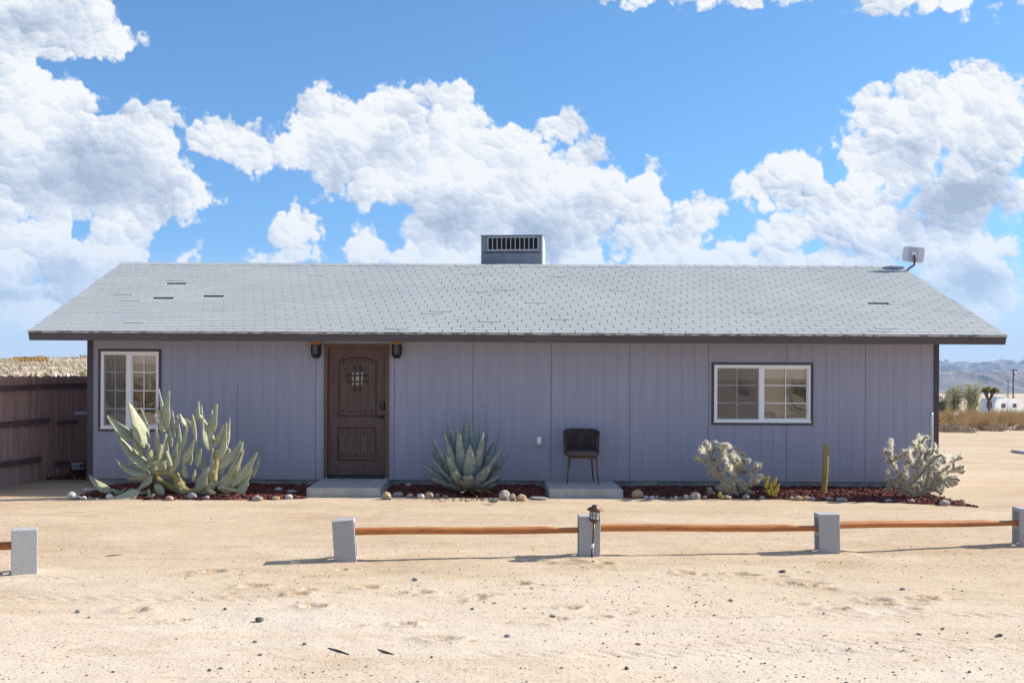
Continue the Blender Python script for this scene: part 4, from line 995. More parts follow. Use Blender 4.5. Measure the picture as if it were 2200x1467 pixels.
def opuntia(loc_px, Y0, pads, stems, label, mats, name='prickly_pear', thick=.011, spikes=True, group=None):
    g = ground_px(*loc_px); root = empty(name, (g.x, g.y, g.z), label, 'cactus', group); sp = MB()
    for (bx, by, tx, ty, w, kind, *rest) in pads:
        rest = list(rest); bow = rest[0] if rest else 0; dy = {'L': -.10, 'O': 0, 'B': .32, 'F': -.30, 'G': .1, 'R': -.12}[kind] + rnd.uniform(-.07, .07)
        if len(rest) > 1: dy += rest[1]
        a, c = P(bx, by, Y0+dy*.55), P(tx, ty, Y0+dy)
        gb, gt = tz(a.x, a.y), tz(c.x, c.y); a.z = max(a.z, gb+.01); c.z = max(c.z, gt+.02)
        d = Vector((tx-bx, ty-by, 0)); nrm = Vector((-d.y, d.x, 0)).normalized() if d.length else Vector((0, 0, 0))
        mx, my = (bx+tx)/2+nrm.x*bow, (by+ty)/2+nrm.y*bow; b = P(mx, my, Y0+dy*.8)
        phi = {'L': rnd.uniform(.75, 1.05), 'O': rnd.uniform(-.55, .05), 'B': rnd.uniform(-.4, .3), 'F': rnd.uniform(.2, .7), 'G': rnd.uniform(-.3, .3), 'R': rnd.uniform(-.5, .4)}[kind]
        W = w/F*Y0/math.cos(phi)*.98
        if kind == 'L': W = min(W, w/F*Y0*1.45)
        mb, ed = pad((a, b, c), W, phi, ROUND if kind in 'RG' else PROF, thick)
        o = mb.build('pad', mats, root)
        if spikes:
            for p, n_, t_ in ed:
                if rnd.random() < .8: spike(sp, p, n_+t_*.25+Vector((rnd.gauss(0, .3), rnd.gauss(0, .3), rnd.gauss(0, .3))), rnd.uniform(.010, .022), .0022)
    for pts, r in stems:
        q = [P(x, y, Y0+.02+dy) for x, y, dy in pts]
        mb = MB(); qq = [bez(q[0], q[1], q[-1], t/8) if len(q) == 3 else q[0]+(q[-1]-q[0])*t/8 for t in range(9)]
        rr = [r/F*Y0*(1+.16*math.sin(t*2.1)) for t in range(9)]
        mb.tube(qq, rr, 10); mb.build('stem', M['pad_old'], root)
        for _ in range(40):
            t = rnd.random(); p = qq[int(t*8)]; d = Vector((rnd.gauss(0, 1), rnd.gauss(0, 1), rnd.gauss(0, 1))).normalized(); spike(sp, p+d*rr[int(t*8)], d, .02, .0022)
    if sp.v: tag(sp.build('spines', M['spine'], root), kind='stuff')
    return root
PADS = [ # base x y, tip x y, apparent width (photo pixels), kind, bow
 (283,944,230,892,24,'L',-3),(313,960,277,866,27,'L',3),(320,934,302,874,11,'B'),(355,922,364,838,24,'O',-5),(352,897,341,834,9,'B'),(346,897,333,869,8,'L'),(357,917,336,891,11,'L'),(352,928,336,900,14,'B'),
 (340,985,335,915,17,'O',0),(352,1008,357,930,17,'L'),(399,915,385,888,9,'L'),(414,917,394,901,13,'G'),(388,968,401,913,13,'O',6),(386,966,381,890,13,'B'),(323,1008,249,928,24,'L',-12),(296,968,287,936,10,'L'),(306,980,301,954,9,'L'),
 (330,990,317,951,11,'L'),(330,1013,313,955,17,'O'),(331,1014,333,964,11,'O'),(345,1010,347,954,16,'L'),(334,988,341,972,8,'L'),(370,1002,357,968,13,'L'),(366,1014,389,963,19,'O',4),(372,990,381,952,14,'O'),(391,996,418,942,20,'O',4),
 (399,1026,393,988,14,'O'),(313,1018,249,984,13,'L',-22),(320,1020,272,1028,14,'O',-6),(294,993,266,1000,8,'B'),(321,1018,292,1000,16,'G'),(326,1022,296,1052,27,'L',-2),(298,1053,232,1089,25,'F',-5,-.15),(292,1052,305,1071,14,'G',0,-.2),
 (308,1054,317,1076,11,'G',0,-.2),(318,1050,323,1070,9,'O',0,-.2),(333,1040,351,1063,20,'R'),(320,1080,331,1060,9,'F',0,-.1),(316,1078,329,1083,9,'F',0,-.1),(336,1062,338,1075,8,'L'),(341,1070,351,1077,9,'F'),(238,1056,191,1020,17,'L',-9,.1),(258,1061,239,1050,9,'L'),
 (254,1064,271,1047,7,'O'),(262,1067,289,1049,10,'G'),(378,1010,373,965,15,'B'),(360,1015,352,975,14,'B'),(368,960,362,905,13,'B'),(376,940,370,880,10,'B'),(408,1000,412,960,12,'B'),
 (423,908,427,861,13,'B',0),(434,905,433,869,6,'B'),(421,948,413,889,9,'G'),(451,967,429,890,23,'L',9),(440,940,435,894,8,'L'),(446,944,466,866,22,'O',4),(455,908,456,879,7,'B'),(460,958,480,913,15,'O',3),(471,988,486,906,18,'O',5),(488,958,494,896,9,'B'),(485,968,491,939,7,'B'),
 (472,998,494,963,16,'G'),(471,1006,517,946,19,'O',9),(489,1028,522,948,14,'L',9),(492,1030,524,964,10,'L',7),(499,1044,553,970,21,'O',8),(543,1026,558,980,10,'B',3),(468,1043,517,1001,23,'O',8),(509,1054,542,1006,16,'O',6),(507,1069,534,1037,16,'O',3),(468,1048,509,1053,15,'F',5),
 (460,1064,537,1071,13,'F',5),(416,1034,419,1008,8,'L'),(425,1053,448,1003,29,'O'),(453,1048,457,958,16,'O'),(424,1003,432,963,15,'O'),(421,988,425,944,10,'B'),(436,1014,440,982,13,'B'),(455,1054,443,1035,9,'O',0,-.15),(447,1054,462,1058,8,'F',0,-.15),(452,1074,452,1060,8,'L',0,-.1),
 (470,1020,488,990,16,'B'),(482,1058,512,1030,18,'G'),(436,1060,470,1035,20,'O')]
STEMS = [([(333,1016,0),(362,1012,-.05),(383,1026,0)], 6.5), ([(383,1026,0),(372,1045,0),(402,1066,0)], 8), ([(333,1028,.05),(365,1040,.05),(408,1072,0)], 7), ([(376,1020,.1),(384,1045,.05),(410,1068,0)], 12),
         ([(467,968,.05),(463,1000,.05),(459,1040,0)], 6.5), ([(400,1062,0),(425,1052,0),(452,1050,0)], 9), ([(459,1036,0),(450,1052,0),(430,1066,0)], 8), ([(331,985,.1),(334,1003,.1),(336,1030,.05)], 6)]
op = opuntia((405, 1072), 15.62, PADS, STEMS, 'huge sprawling cactus with long tapering pads by the left window', M['pad'])
c = P(335, 893, 15.5); mb = MB()
for k in range(7):
    a = k*.9; mb.box(c+Vector((.016*math.cos(a), -.01, .016*math.sin(a))), (.018, .006, .018), Matrix.Rotation(a, 3, 'Y') @ Matrix.Rotation(.5, 3, 'X'))
mb.build('flower', M['flower'], op)

opuntia((1658, 1062), 15.72, [(1646,1049,1648,1033,11,'R'),(1649,1034,1651,1021,8,'R'),(1649,1030,1641,1025,6,'R'),(1658,1060,1656,1036,8,'R'),(1661,1046,1662,1032,7,'R'),(1663,1046,1668,1024,6,'R'),(1667,1060,1670,1044,11,'R'),(1670,1047,1674,1040,6,'R'),(1663,1066,1659,1054,8,'R'),(1653,1060,1650,1052,7,'R'),(1668,1068,1666,1058,7,'R'),(1655,1064,1648,1050,8,'R')],
        [], 'small yellowish prickly pear in the sunlit mulch beside the furry cholla', M['bunny'], thick=.012, spikes=False)
opuntia((1546, 1066), 15.55, [(1546,1067,1546,1057,9,'R'),(1550,1069,1553,1064,8,'R')], [], 'tiny yellow pad cactus under the furry cholla', M['bunny'], thick=.012, spikes=False)

def agave(base_px, Y0, leaves, label, s_px=1.0, name='agave', wscale=1.0):
    g = ground_px(*base_px); root = empty(name, (g.x, g.y, g.z), label, 'agave'); B = Vector((g.x, g.y, g.z+.02))
    for (tx, ty, w, dep, *rest) in leaves:
        kind = rest[0] if rest else ''
        T = P(tx, ty, g.y+dep); T.z = max(T.z, tz(T.x, T.y)+.02)
        d = T-B; hor = Vector((d.x, d.y, 0)); L = d.length
        rad = hor.normalized() if hor.length > .02 else Vector((0, -1, 0))
        b0 = B + rad*.05*s_px*L/.9
        up = Vector((0, 0, 1)); mid = b0*.5+T*.5 + (rad*.30-up*.12)*L*.22*(-1 if kind == 'u' else 1)
        if kind == 'd': mid = b0*.45+T*.55+up*.12*L
        W = w/F*Y0*wscale*1.08; n = 16; rows = []; K = 9; mb = MB(); teeth = []
        side = rad.cross(up).normalized(); fc = d.normalized().cross(Vector((0, 1, 0)))
        if fc.length > .05:
            fc.normalize(); fc = fc if fc.dot(side) > 0 else -fc; side = (side*.55+fc*.45).normalized()
        wav = rnd.uniform(0, 6)
        for i in range(n+1):
            t = i/n; p = bez(b0, mid, T, t); tg = (bez(b0, mid, T, min(t+.03, 1))-bez(b0, mid, T, max(t-.03, 0))).normalized()
            nn = side.cross(tg).normalized(); nn = nn if nn.z*1 + nn.dot(rad)*-1 > 0 else -nn
            hw = W/2*float(np.interp(t, [0, .1, .3, .5, .7, .88, .97, 1], [.62, .66, .9, 1.0, .84, .44, .13, .015]))
            if kind == 'c': hw = W/2*float(np.interp(t, [0, .3, .8, .93, 1], [.6, .9, 1.0, .86, .62]))
            cup = hw*(.42 if kind != 'd' else .15)*(1-.3*t); th = .012*(1-.75*t)*L
            for k in range(5):
                x = -1+k*.5; rows.append(p + side*hw*x + nn*(cup*x*x) + nn*.004*math.sin(i*1.7+wav)*abs(x))
            for k in range(3, 0, -1):
                x = -1+k*.5; rows.append(p + side*hw*x*.96 + nn*(cup*x*x-th*(1.25-abs(x))))
            rows.append(p+side*hw*-.98+nn*(cup*.9))
            if .06 < t < .95 and kind != 'c':
                for sg in (-1, 1): teeth.append((p+side*hw*sg+nn*cup, side*sg+tg*.35))
        fs = [(i*K+k, i*K+(k+1) % K, (i+1)*K+(k+1) % K, (i+1)*K+k) for i in range(n) for k in range(K)]
        mb.add(rows, fs, 0, True); mb.add(rows[-K:], [tuple(range(K))])
        if L > .25:
            for p, dd in teeth:
                spike(mb, p, dd, .016, .0065); mb.mi[-3:] = [1]*3
                
        tg = (T-bez(b0, mid, T, .95)).normalized()
        if kind not in 'cd' or kind == '': spike(mb, T-tg*.01, tg, .035*min(1, L), .0045); mb.mi[-3:] = [1]*3
        mb.build('leaf', [M['agave_dry'] if kind == 'd' else M['agave'], M['agave_spine']], root)
    return root
def A(x, y): return 890+x/6.668, 880+y/6.668
LV = [(455,150,13,.30),(540,120,15,.22),(715,75,11,.34),(750,115,14,.26),(830,105,17,.30),(1025,188,17,.14),(1060,205,14,.32),(1240,295,17,.05),(1195,400,20,.28),(235,330,16,-.02),(190,420,19,.22),(420,290,21,-.10),(626,260,23,-.20),(800,490,26,-.46),(992,308,24,-.16),
      (1270,515,19,-.16),(1372,612,15,.12),(1300,725,10,.30),(1262,742,9,.22),(1200,762,10,.10),(192,636,15,-.10),(60,735,17,.10),(310,797,13,-.22),(458,645,23,-.36),(1075,797,27,-.44),(110,930,20,-.12),(205,940,12,-.02),(555,900,19,-.46,'c'),(758,958,26,-.52,'c'),
      (1255,932,15,-.32),(1230,972,14,-.18),(645,1015,11,-.56,'d'),(970,1185,15,-.50,'d'),(1205,1247,22,-.38,'d'),(690,1195,15,-.58,'d'),(900,1250,18,-.52,'d'),(410,770,7,-.15),(985,905,16,.05),(1070,910,17,-.2),(1195,1062,12,.0),(1215,1135,9,-.15,'d'),
      (330,960,18,.1),(470,1050,13,-.35),(350,560,17,.25),(930,250,16,.28),(600,380,18,.2),(880,420,22,.1),(1120,480,20,.2),(300,700,16,.2),(1180,640,18,.25),(680,330,16,.1),(520,500,19,.05)]
agave((1003,1062), 15.75, [(*A(x, y), w, *r) for x, y, w, *r in LV], 'large blue agave with toothed pointed leaves right of the front door')
agave((1059.5,1083), 14.9, [(*A(x, y), w, *r) for x, y, w, *r in ((1040,1285,4.5,-.02),(1075,1272,4,.06),(1125,1250,4.5,.03),(1185,1272,4.5,.05),(1212,1280,4.5,-.02),(1170,1262,4,.08),(1095,1300,4,-.08),(1150,1290,4.5,-.09),(1200,1310,4,-.07),(1060,1310,3.5,-.07),(1130,1275,5,-.05))], 'tiny agave seedling in the sand in front of the blue agave', name='agave_seedling')

def cholla(base_px, Y0, segs, conv, label, seed, ampl, spl, name='cholla'):
    g = ground_px(*base_px); root = empty(name, (g.x, g.y, g.z), label, 'cactus'); r_ = random.Random(seed); sp = MB()
    def dep(x, y): return ampl*(math.sin(x*.0105+seed)*.6+math.sin(y*.013+x*.004+seed*2)*.5+math.sin(x*.021-y*.017)*.3)*min(1, (1290-y)/500)
    more = []
    for x0, y0, x1, y1 in segs:                            # short side joints
        L = math.hypot(x1-x0, y1-y0)
        for _ in range(2 if L > 150 else 1 if L > 70 else 0):
            t = r_.uniform(.35, 1.0); bx, by = x0+(x1-x0)*t, y0+(y1-y0)*t; an = math.atan2(y1-y0, x1-x0)+r_.choice((-1, 1))*r_.uniform(.5, 1.2); l = r_.uniform(38, 88)
            ey = by+math.sin(an)*l
            if ey < 1230: more.append((bx, by, bx+math.cos(an)*l, ey))
    for x0, y0, x1, y1 in list(segs)+more:
        a = P(*conv(x0, y0), Y0+dep(x0, y0)); b = P(*conv(x1, y1), Y0+dep(x1, y1))
        a.z = max(a.z, tz(a.x, a.y)+.01); b.z = max(b.z, tz(b.x, b.y)+.015)
        L = (b-a).length
        if L < .02: continue
        low = (y0+y1)/2 > 1000; R = .0165 if not low else .020
        n = max(4, int(L/.018)); mid = (a+b)/2+Vector((r_.gauss(0, .006), r_.gauss(0, .006), r_.gauss(0, .004)))
        pts = [bez(a, mid, b, t/n) for t in range(n+1)]; rad = [R*(1+.20*(k % 2))*(.7 if k == n else 1) for k in range(n+1)]
        mb = MB(); mb.tube(pts, rad, 7); mb.build('stem', M['cholla'], root)
        ax = (b-a).normalized(); u = ax.cross(Vector((.2, .9, .3))).normalized(); v = ax.cross(u)
        for _ in range(int(L*spl)):
            t = r_.random(); an = r_.uniform(0, 6.2832); d = u*math.cos(an)+v*math.sin(an)
            p = bez(a, mid, b, t)+d*R
            dd = (d+ax*r_.gauss(.15, .35)+Vector((r_.gauss(0, .25), r_.gauss(0, .25), r_.gauss(0, .25)))).normalized()
            Ls = r_.uniform(.018, .044); w = Vector((r_.gauss(0, 1), r_.gauss(0, 1), r_.gauss(0, 1))).cross(dd).normalized()*.0023
            q = p+dd*Ls; sp.add([p-w, p+w, q], [(0,1,2)])
    tag(sp.build('spines', M['chollaspine'], root), kind='stuff')
    return root
C1 = [(820,1180,700,1000),(700,1000,620,860),(620,860,480,720),(480,720,370,590),(370,590,250,530),(250,530,130,460),(190,520,170,570),(370,590,350,460),(350,460,240,280),(350,430,300,190),(420,440,400,200),(440,450,540,210),(370,590,440,450),(480,720,420,440),(560,640,600,520),(620,860,560,640),(600,520,490,510),(600,540,640,470),(520,520,470,520),
 (620,860,470,770),(470,770,380,770),(460,770,440,870),(700,1000,870,930),(870,930,880,820),(880,820,780,690),(780,690,740,560),(740,560,660,520),(740,540,640,340),(640,340,600,320),(680,330,750,220),(640,340,700,230),(700,240,780,230),(740,560,720,400),(880,820,900,700),(900,700,860,520),(860,520,840,500),(860,520,950,450),(900,690,1000,600),(1000,600,930,470),(950,450,1000,470),
 (880,820,1050,770),(1050,770,1000,660),(1050,770,1080,640),(1080,640,1060,540),(1080,640,1170,560),(1080,600,1100,510),(1170,560,1190,530),(1050,770,1200,770),(1200,770,1310,690),(1310,690,1420,650),(1310,690,1340,600),(1200,770,1250,870),(1310,690,1400,620),(860,520,830,450),(830,450,900,330),(900,330,970,260),(860,520,1050,460),(1050,460,1060,390),(700,900,640,760),(850,1010,900,940),(900,940,1050,950),(870,930,1000,980),(1000,980,1020,1080),(1020,1080,1040,1190),
 (820,1180,870,1100),(870,1100,960,1280),(1000,980,1050,1060),(1050,1060,1240,1000),(1240,1000,1360,900),(1360,900,1400,810),(1050,1060,1100,1100),(1100,1100,1230,1190),(700,1000,600,1080),(600,1080,680,1160),(820,1180,760,1270),(420,1280,400,1090),(430,1270,520,1180),(700,920,820,920),(640,1050,780,1060),(820,1180,700,1080),(820,1180,900,1080),(780,690,860,640),(640,470,700,480),(560,640,500,600),(820,1180,850,1010)]
cholla((1568,1062), 15.85, C1, lambda x, y: (1480+x/9.167, 930+y/9.167), 'furry grey cholla cactus in the mulch right of the chair slab', 3, .20, 1150)
C2 = [(760,1290,560,1080),(540,1080,480,880),(480,880,380,760),(380,760,300,610),(300,610,290,400),(290,400,300,200),(300,610,200,440),(200,440,170,380),(310,610,450,530),(450,530,560,490),(480,880,360,950),(360,950,270,930),(270,930,230,820),(300,950,260,1110),(380,950,370,1080),(480,860,560,700),(560,700,560,620),(560,700,680,650),(680,650,720,480),(720,480,810,250),(680,650,700,720),(680,640,600,430),(600,430,480,480),(620,430,690,340),(720,430,740,230),
 (810,250,820,130),(870,260,930,160),(870,260,830,150),(870,260,880,380),(880,380,960,470),(960,470,1050,500),(900,330,950,310),(950,440,980,390),(1050,500,1090,400),(1090,400,1110,310),(1000,780,1010,640),(1010,640,1050,570),(1050,570,1000,420),(1000,780,880,650),(880,650,840,540),(880,640,770,600),(840,540,880,380),(1000,780,1090,690),(540,1050,540,870),(540,870,780,870),(540,1080,700,1020),(700,1020,860,840),(780,870,780,680),(760,1290,900,1150),(900,1150,980,900),(980,900,1000,780),(980,900,1060,920),
 (1060,1180,1050,1000),(1000,780,1170,700),(1170,700,1230,620),(1230,620,1300,550),(1170,700,1110,620),(1110,550,1230,490),(1050,570,1110,550),(1180,960,1230,920),(1230,920,1300,850),(1300,850,1460,740),(1460,740,1630,740),(1630,740,1640,700),(1460,740,1470,590),(1470,590,1620,545),(1460,740,1560,800),(1560,800,1640,830),(1230,960,1250,880),(1100,900,1230,840),(1230,960,1340,960),(1340,960,1400,1000),(1400,1000,1540,1020),(1300,930,1500,900),(1340,940,1560,940),(1060,1100,1200,1180),(1060,1020,1280,1100),(1060,1060,1250,1130),(900,1150,1060,1100),(1060,1100,1180,960),
 (1200,1180,1220,1220),(1300,550,1310,440),(1230,620,1400,600),(1300,550,1420,520),(1230,620,1340,640),(900,1150,1010,1260),(560,1080,620,1190),(620,1190,700,1250),(760,1290,800,1180),(800,1180,780,1040),(680,650,640,560),(740,420,860,300),(960,470,900,560),(1050,500,1150,520),(1230,840,1300,760),(1300,760,1380,700),(1180,960,1240,1020),(1240,1020,1450,1060),(860,840,940,760),(1000,640,930,560),(560,1180,480,1140),(700,1120,620,1060),(840,1180,920,1230)]
cholla((1968,1074), 15.70, C2, lambda x, y: (1880+x/8.63, 920+y/8.63), 'bright pale branching cholla cactus at the right house corner', 5, .24, 1000)

# column cactus
b = ground_px(1768.5, 1064); t_ = P(1774.5, 951.5, b.y); mb = MB(); n, K = 26, 30
rows = []
for i in range(n+1):
    q = i/n; p = b+(t_-b)*q + Vector((.012*math.sin(q*3.1), 0, 0)); p.z = b.z-.02+(t_.z-b.z+.02)*q
    R = .0385*(1-.06*q)*(1 if q < .88 else math.sqrt(max(0.0, 1-((q-.88)/.12)**2))*.99+.01)*(1+.03*math.sin(q*31))
    for k in range(K):
        a = 2*math.pi*k/K; rr = R*(1+.14*(1 if k % 3 == 0 else -.35)); rows.append((p.x+rr*math.cos(a), p.y+rr*math.sin(a), p.z))
mb.add(rows, [(i*K+k, i*K+(k+1) % K, (i+1)*K+(k+1) % K, (i+1)*K+k) for i in range(n) for k in range(K)], 0, True); mb.add(rows[-K:], [tuple(range(K))])
r = empty('column_cactus', b, 'single slim yellow green column cactus in the red mulch', 'cactus'); mb.build('stem', M['column'], r)
sp = MB()
for i in range(2, n):
    for k in range(0, K, 3):
        p = Vector(rows[i*K+k]); c = Vector((b.x+(t_.x-b.x)*i/n, b.y, p.z)); d = (p-c).normalized()
        for _ in range(2): spike(sp, p, d+Vector((rnd.gauss(0, .5), rnd.gauss(0, .5), rnd.gauss(0, .5))), .012, .0014)
tag(sp.build('spines', M['spine'], r), kind='stuff')

# ------------------------------------------------------------------ low block and pole fence
def cinder_block(px, pb, lean, yaw, label, w=.20, h=.395, d=.195):
    g = ground_px(px, pb); mb = MB(); t = .033
    R = Matrix.Rotation(yaw, 3, 'Z') @ Matrix.Rotation(lean, 3, 'Y')
    o = Vector((g.x, g.y, g.z-.02))
    def part(c, dd): mb.bbox(o + R @ Vector((c[0], c[1]+d/2, c[2])), dd, .004, R)
    part((0, -d/2+t/2, h/2), (w, t, h)); part((0, d/2-t/2, h/2), (w, t, h))
    for z in (t*.55, h/2, h-t*.55): part((0, 0, z), (w-.002, d-2*t-.001, t*1.1))
    return tag(mb.build('cinder_block', M['block'], origin=o), label, 'cinder block', 'upright cinder blocks of the low fence'), o
BL = [cinder_block(52, 1233.5, 0.0, math.radians(22), 'pale upright cinder block at the left picture edge holding a pole', w=.205),
      cinder_block(742.5, 1206, math.radians(-4), math.radians(3), 'leaning grey cinder block at the left end of the long pole row'),
      cinder_block(1267, 1195, 0.0, math.radians(0), 'upright cinder block behind the solar lantern'),
      cinder_block(1783.5, 1188.5, math.radians(-1.2), math.radians(-2), 'upright cinder block between the two poles in front of the cholla cacti'),
      cinder_block(2213, 1173, 0.0, math.radians(-3), 'upright cinder block with open cores at the right picture edge')]
def pole(p0, p1, label, r=.0345, notch=True):
    a, b = Vector(p0), Vector(p1); n = 40; d = (b-a).normalized(); K = 14; rows = []
    side = d.cross(Vector((0, 0, 1))).normalized(); up = side.cross(d).normalized(); L = (b-a).length
    for i in range(n+1):
        t = i/n; p = a+(b-a)*t + up*.004*math.sin(t*7)+side*.003*math.sin(t*5); cut = L-t*L
        for k in range(K):
            an = 2*math.pi*k/K; x, z = math.cos(an)*r, math.sin(an)*r
            if notch and cut < .30: z = min(z, .016); 
            elif notch and cut < .38: z = min(z, .016+(r-.016)*(cut-.30)/.08)
            rows.append(p+side*x*(1+.02*math.sin(i*1.3+k))+up*z)
    mb = MB(); mb.add(rows, [(i*K+k, i*K+(k+1) % K, (i+1)*K+(k+1) % K, (i+1)*K+k) for i in range(n) for k in range(K)], 0, True)
    mb.add(rows[:K], [tuple(range(K))[::-1]], 1); mb.add(rows[-K:], [tuple(range(K))], 1)
    return tag(mb.build('fence_pole', [M['rail'], M['railend']]), label, 'wooden pole', 'stained poles resting in the cinder blocks')
def core(k, px, py, dx=0): return P(px, py, BL[k][1].y+.0975)+Vector((dx, 0, 0))
b4 = BL[4][1]; q4 = P(2205, 1121.5, b4.y+.0975)
pole(core(1, 742, 1141.5), core(2, 1262, 1136.8), 'long orange brown pole between the leaning block and the lantern block')
pole(core(2, 1272, 1134.2, .005), core(3, 1776, 1133), 'orange brown pole right of the solar lantern')
pole(core(3, 1790, 1128, .005), (q4.x-.06, q4.y, q4.z), 'orange brown pole reaching the right picture edge')
pL = core(0, 60, 1171); pole((pL.x-2.0, pL.y-.62, pL.z+.01), pL+Vector((-.02, 0, 0)), 'short visible pole stub at the left picture edge', notch=False)
pp = core(0, 3, 1170.5); pole((pp.x-1.6, pp.y-.95, pp.z), (pp.x+.02, pp.y-.10, pp.z), 'round pole end lapped on the stub at the left edge', notch=False)

# solar lantern on a stake
g = ground_px(1271.5, 1197); top = P(1278.5, 1090, g.y); s = F/g.y
r = empty('stake_lantern', g, 'bronze solar lantern on a thin stake before the cinder block', 'garden light')
ax = (top-g).normalized(); LR = Vector((0, 0, 1)).rotation_difference(ax).to_matrix()
def lat(px, py): return P(px, py, g.y)
L0 = (top-g).length
def at(h): return g+ax*h
hc = (1197-1095)/s; hb = (1197-1117)/s; hcone = (1197-1123.5)/s; ht = (1197-1085.5)/s
mb = MB(); mb.tube([at(-.1), at((1197-1178)/s)], .0095, 8); mb.build('ground_spike', M['iron'], r)
mb = MB(); mb.tube([at((1197-1178)/s), at(hcone)], .0085, 8); mb.build('stake', M['bronze'], r)
mb = MB(); mb.tube([at((1197-1177)/s), at((1197-1167)/s)], .0125, 8); mb.build('label_wrap', M['tag'], r)
mb = MB(); mb.tube([at(hcone), at(hcone+.008), at(hb), at(hb+.006)], [.010, .018, .045, .046], 14); mb.build('cup', M['bronze'], r)
mb = MB(); mb.tube([at(hb+.006), at(hc-.004)], .0385, 14, caps=False); 
mb.build('lens', M['lampclear'], r)
mb = MB()
for k in range(8):
    a = k*math.pi/4+.2; d = LR @ Vector((math.cos(a)*.047, math.sin(a)*.047, 0)); mb.tube([at(hb)+d, at(hc)+d], .0032, 5)
for h in (hb+.01, (hb+hc)/2, hc-.012):
    mb.tube([at(h)+LR @ Vector((math.cos(k*math.pi/8)*.047, math.sin(k*math.pi/8)*.047, 0)) for k in range(17)], .0028, 5)
mb.build('cage', M['bronze'], r)
mb = MB(); mb.tube([at(hc-.004), at(hc), at(hc+.012), at(ht-.008), at(ht), at(ht+.006)], [.076, .079, .068, .030, .030, .024], 20); mb.build('cap', M['bronze'], r)

# ------------------------------------------------------------------ board fence on the left
f0 = Vector((-7.335, 16.62, 0)); f1 = Vector((-6.955, 19.3, 0)); fd = (f1-f0).normalized(); fn = Vector((fd.y, -fd.x, 0))     # fn faces the yard
fen = empty('board_fence', (f0.x, f0.y, tz(f0.x, f0.y)), 'weathered brown board fence running back from the left picture edge', 'fence')
FR = Matrix(((fd.x, fn.x, 0), (fd.y, fn.y, 0), (0, 0, 1)))
def ftop(s): return 1.645 + .0*s
s = -1.6; k = 0
FH = lambda q: P((q.x/q.y)*F+PX, 807.5, q.y).z
while s < 3.9:
    w = rnd.uniform(.088, .102); c = f0+fd*(s+w/2); z0 = tz(c.x, c.y)-.03; z1 = FH(c)+rnd.uniform(-.012, .012); c.z = 0
    mb = MB(); th = .018; e = w/2-.002; off = rnd.uniform(-.004, .004)
    prof = [(-e, z0), (e, z0), (e, z1-.035), (e-.022, z1), (-e+.022, z1), (-e, z1-.035)]
    vs = [c + fd*x + fn*(off) + Vector((0, 0, z)) for x, z in prof] + [c + fd*x + fn*(off-th) + Vector((0, 0, z)) for x, z in prof]
    mb.add(vs, [tuple(range(6)), tuple(range(11, 5, -1))] + [(i, i+6, (i+1) % 6+6, (i+1) % 6) for i in range(6)]); mb.build('plank', M['fence'], fen)
    s += w
def frail(sa, sb, pya, pyb, h=.085):
    a, b = f0+fd*sa, f0+fd*sb; za = P((a.x/a.y)*F+PX, pya, a.y).z; zb = P((b.x/b.y)*F+PX, pyb, b.y).z
    a = a+fn*.026; b = b+fn*.026; vs = []
    for p, z in ((a, za), (b, zb)):
        for o, dz in ((-.02, -h/2), (.02, -h/2), (.02, h/2), (-.02, h/2)): vs.append((p.x+fn.x*o, p.y+fn.y*o, z+dz))
    MB().add(vs, [(0,1,2,3), (7,6,5,4), (0,4,5,1), (1,5,6,2), (2,6,7,3), (3,7,4,0)]).build('rail', M['fencerail'], fen)
frail(-1.5, 1.7, 840.5, 829.5); frail(1.705, 3.8, 829.5, 828); frail(-1.5, 1.35, 926, 903.5); frail(-1.5, 1.1, 1018, 986); frail(1.6, 2.25, 908, 905, .05); frail(1.55, 2.0, 996, 993, .06); frail(2.3, 2.7, 996, 994, .06)
q = P(97.5, 912, 18.1); mb = MB(); mb.bbox((q.x+.02, q.y-.06, q.z), (.05, .06, .115), .008); mb.build('latch', M['galv'], fen)
for j, (px, py, w, lab) in enumerate(((79, 1003, 18, 'first stack of folded blue striped cloths along the board fence'), (118, 1007, 22, 'middle stack of folded blue striped cloths along the board fence'), (167, 1009, 18, 'stack of folded blue striped cloths nearest the house corner'))):
    Yq = 18.0+.35*j; c = P(px, py, Yq); W = w/F*Yq; c.z = tz(c.x, c.y)
    r = empty('cloth_stack', c, lab, 'folded cloth', 'folded cloths by the fence')
    MB().bbox(c+Vector((0, 0, .055)), (W*.7, .16, .11), .02).build('support', M['mulch'], r)
    for k in range(3): MB().bbox(c+Vector((rnd.uniform(-.012, .012), 0, .125+.036*k)), (W*(1+.05*k), .22, .032), .012).build('cloth', M['bluecloth'], r)
c = P(182, 887.5, 18.6); r = empty('wall_shelf', c, 'small blue grey slatted shelf on the board fence by the house', 'shelf')
for k in range(3): MB().bbox(c+Vector((.02, -.1+.075*k, .012*k)), (.33, .06, .022), .005).build('slat', M['bluecloth'], r)
MB().bbox(c+Vector((.06, .0, -.06)), (.03, .2, .08), .005).build('bracket', M['fencerail'], r)
mb = MB()
for _ in range(500):
    px = rnd.uniform(70, 196); Yq = rnd.uniform(17.9, 19.4); x = (px-PX)*Yq/F; 
    L = rnd.uniform(.03, .1); mb.box((x, Yq, tz(x, Yq)+rnd.uniform(.005, .05)), (L, L*.35, .012), Matrix.Rotation(rnd.uniform(0, 6), 3, 'Z') @ Matrix.Rotation(rnd.uniform(-.6, .6), 3, 'Y'))
tag(mb.build('mulch', M['mulch']), kind='stuff')

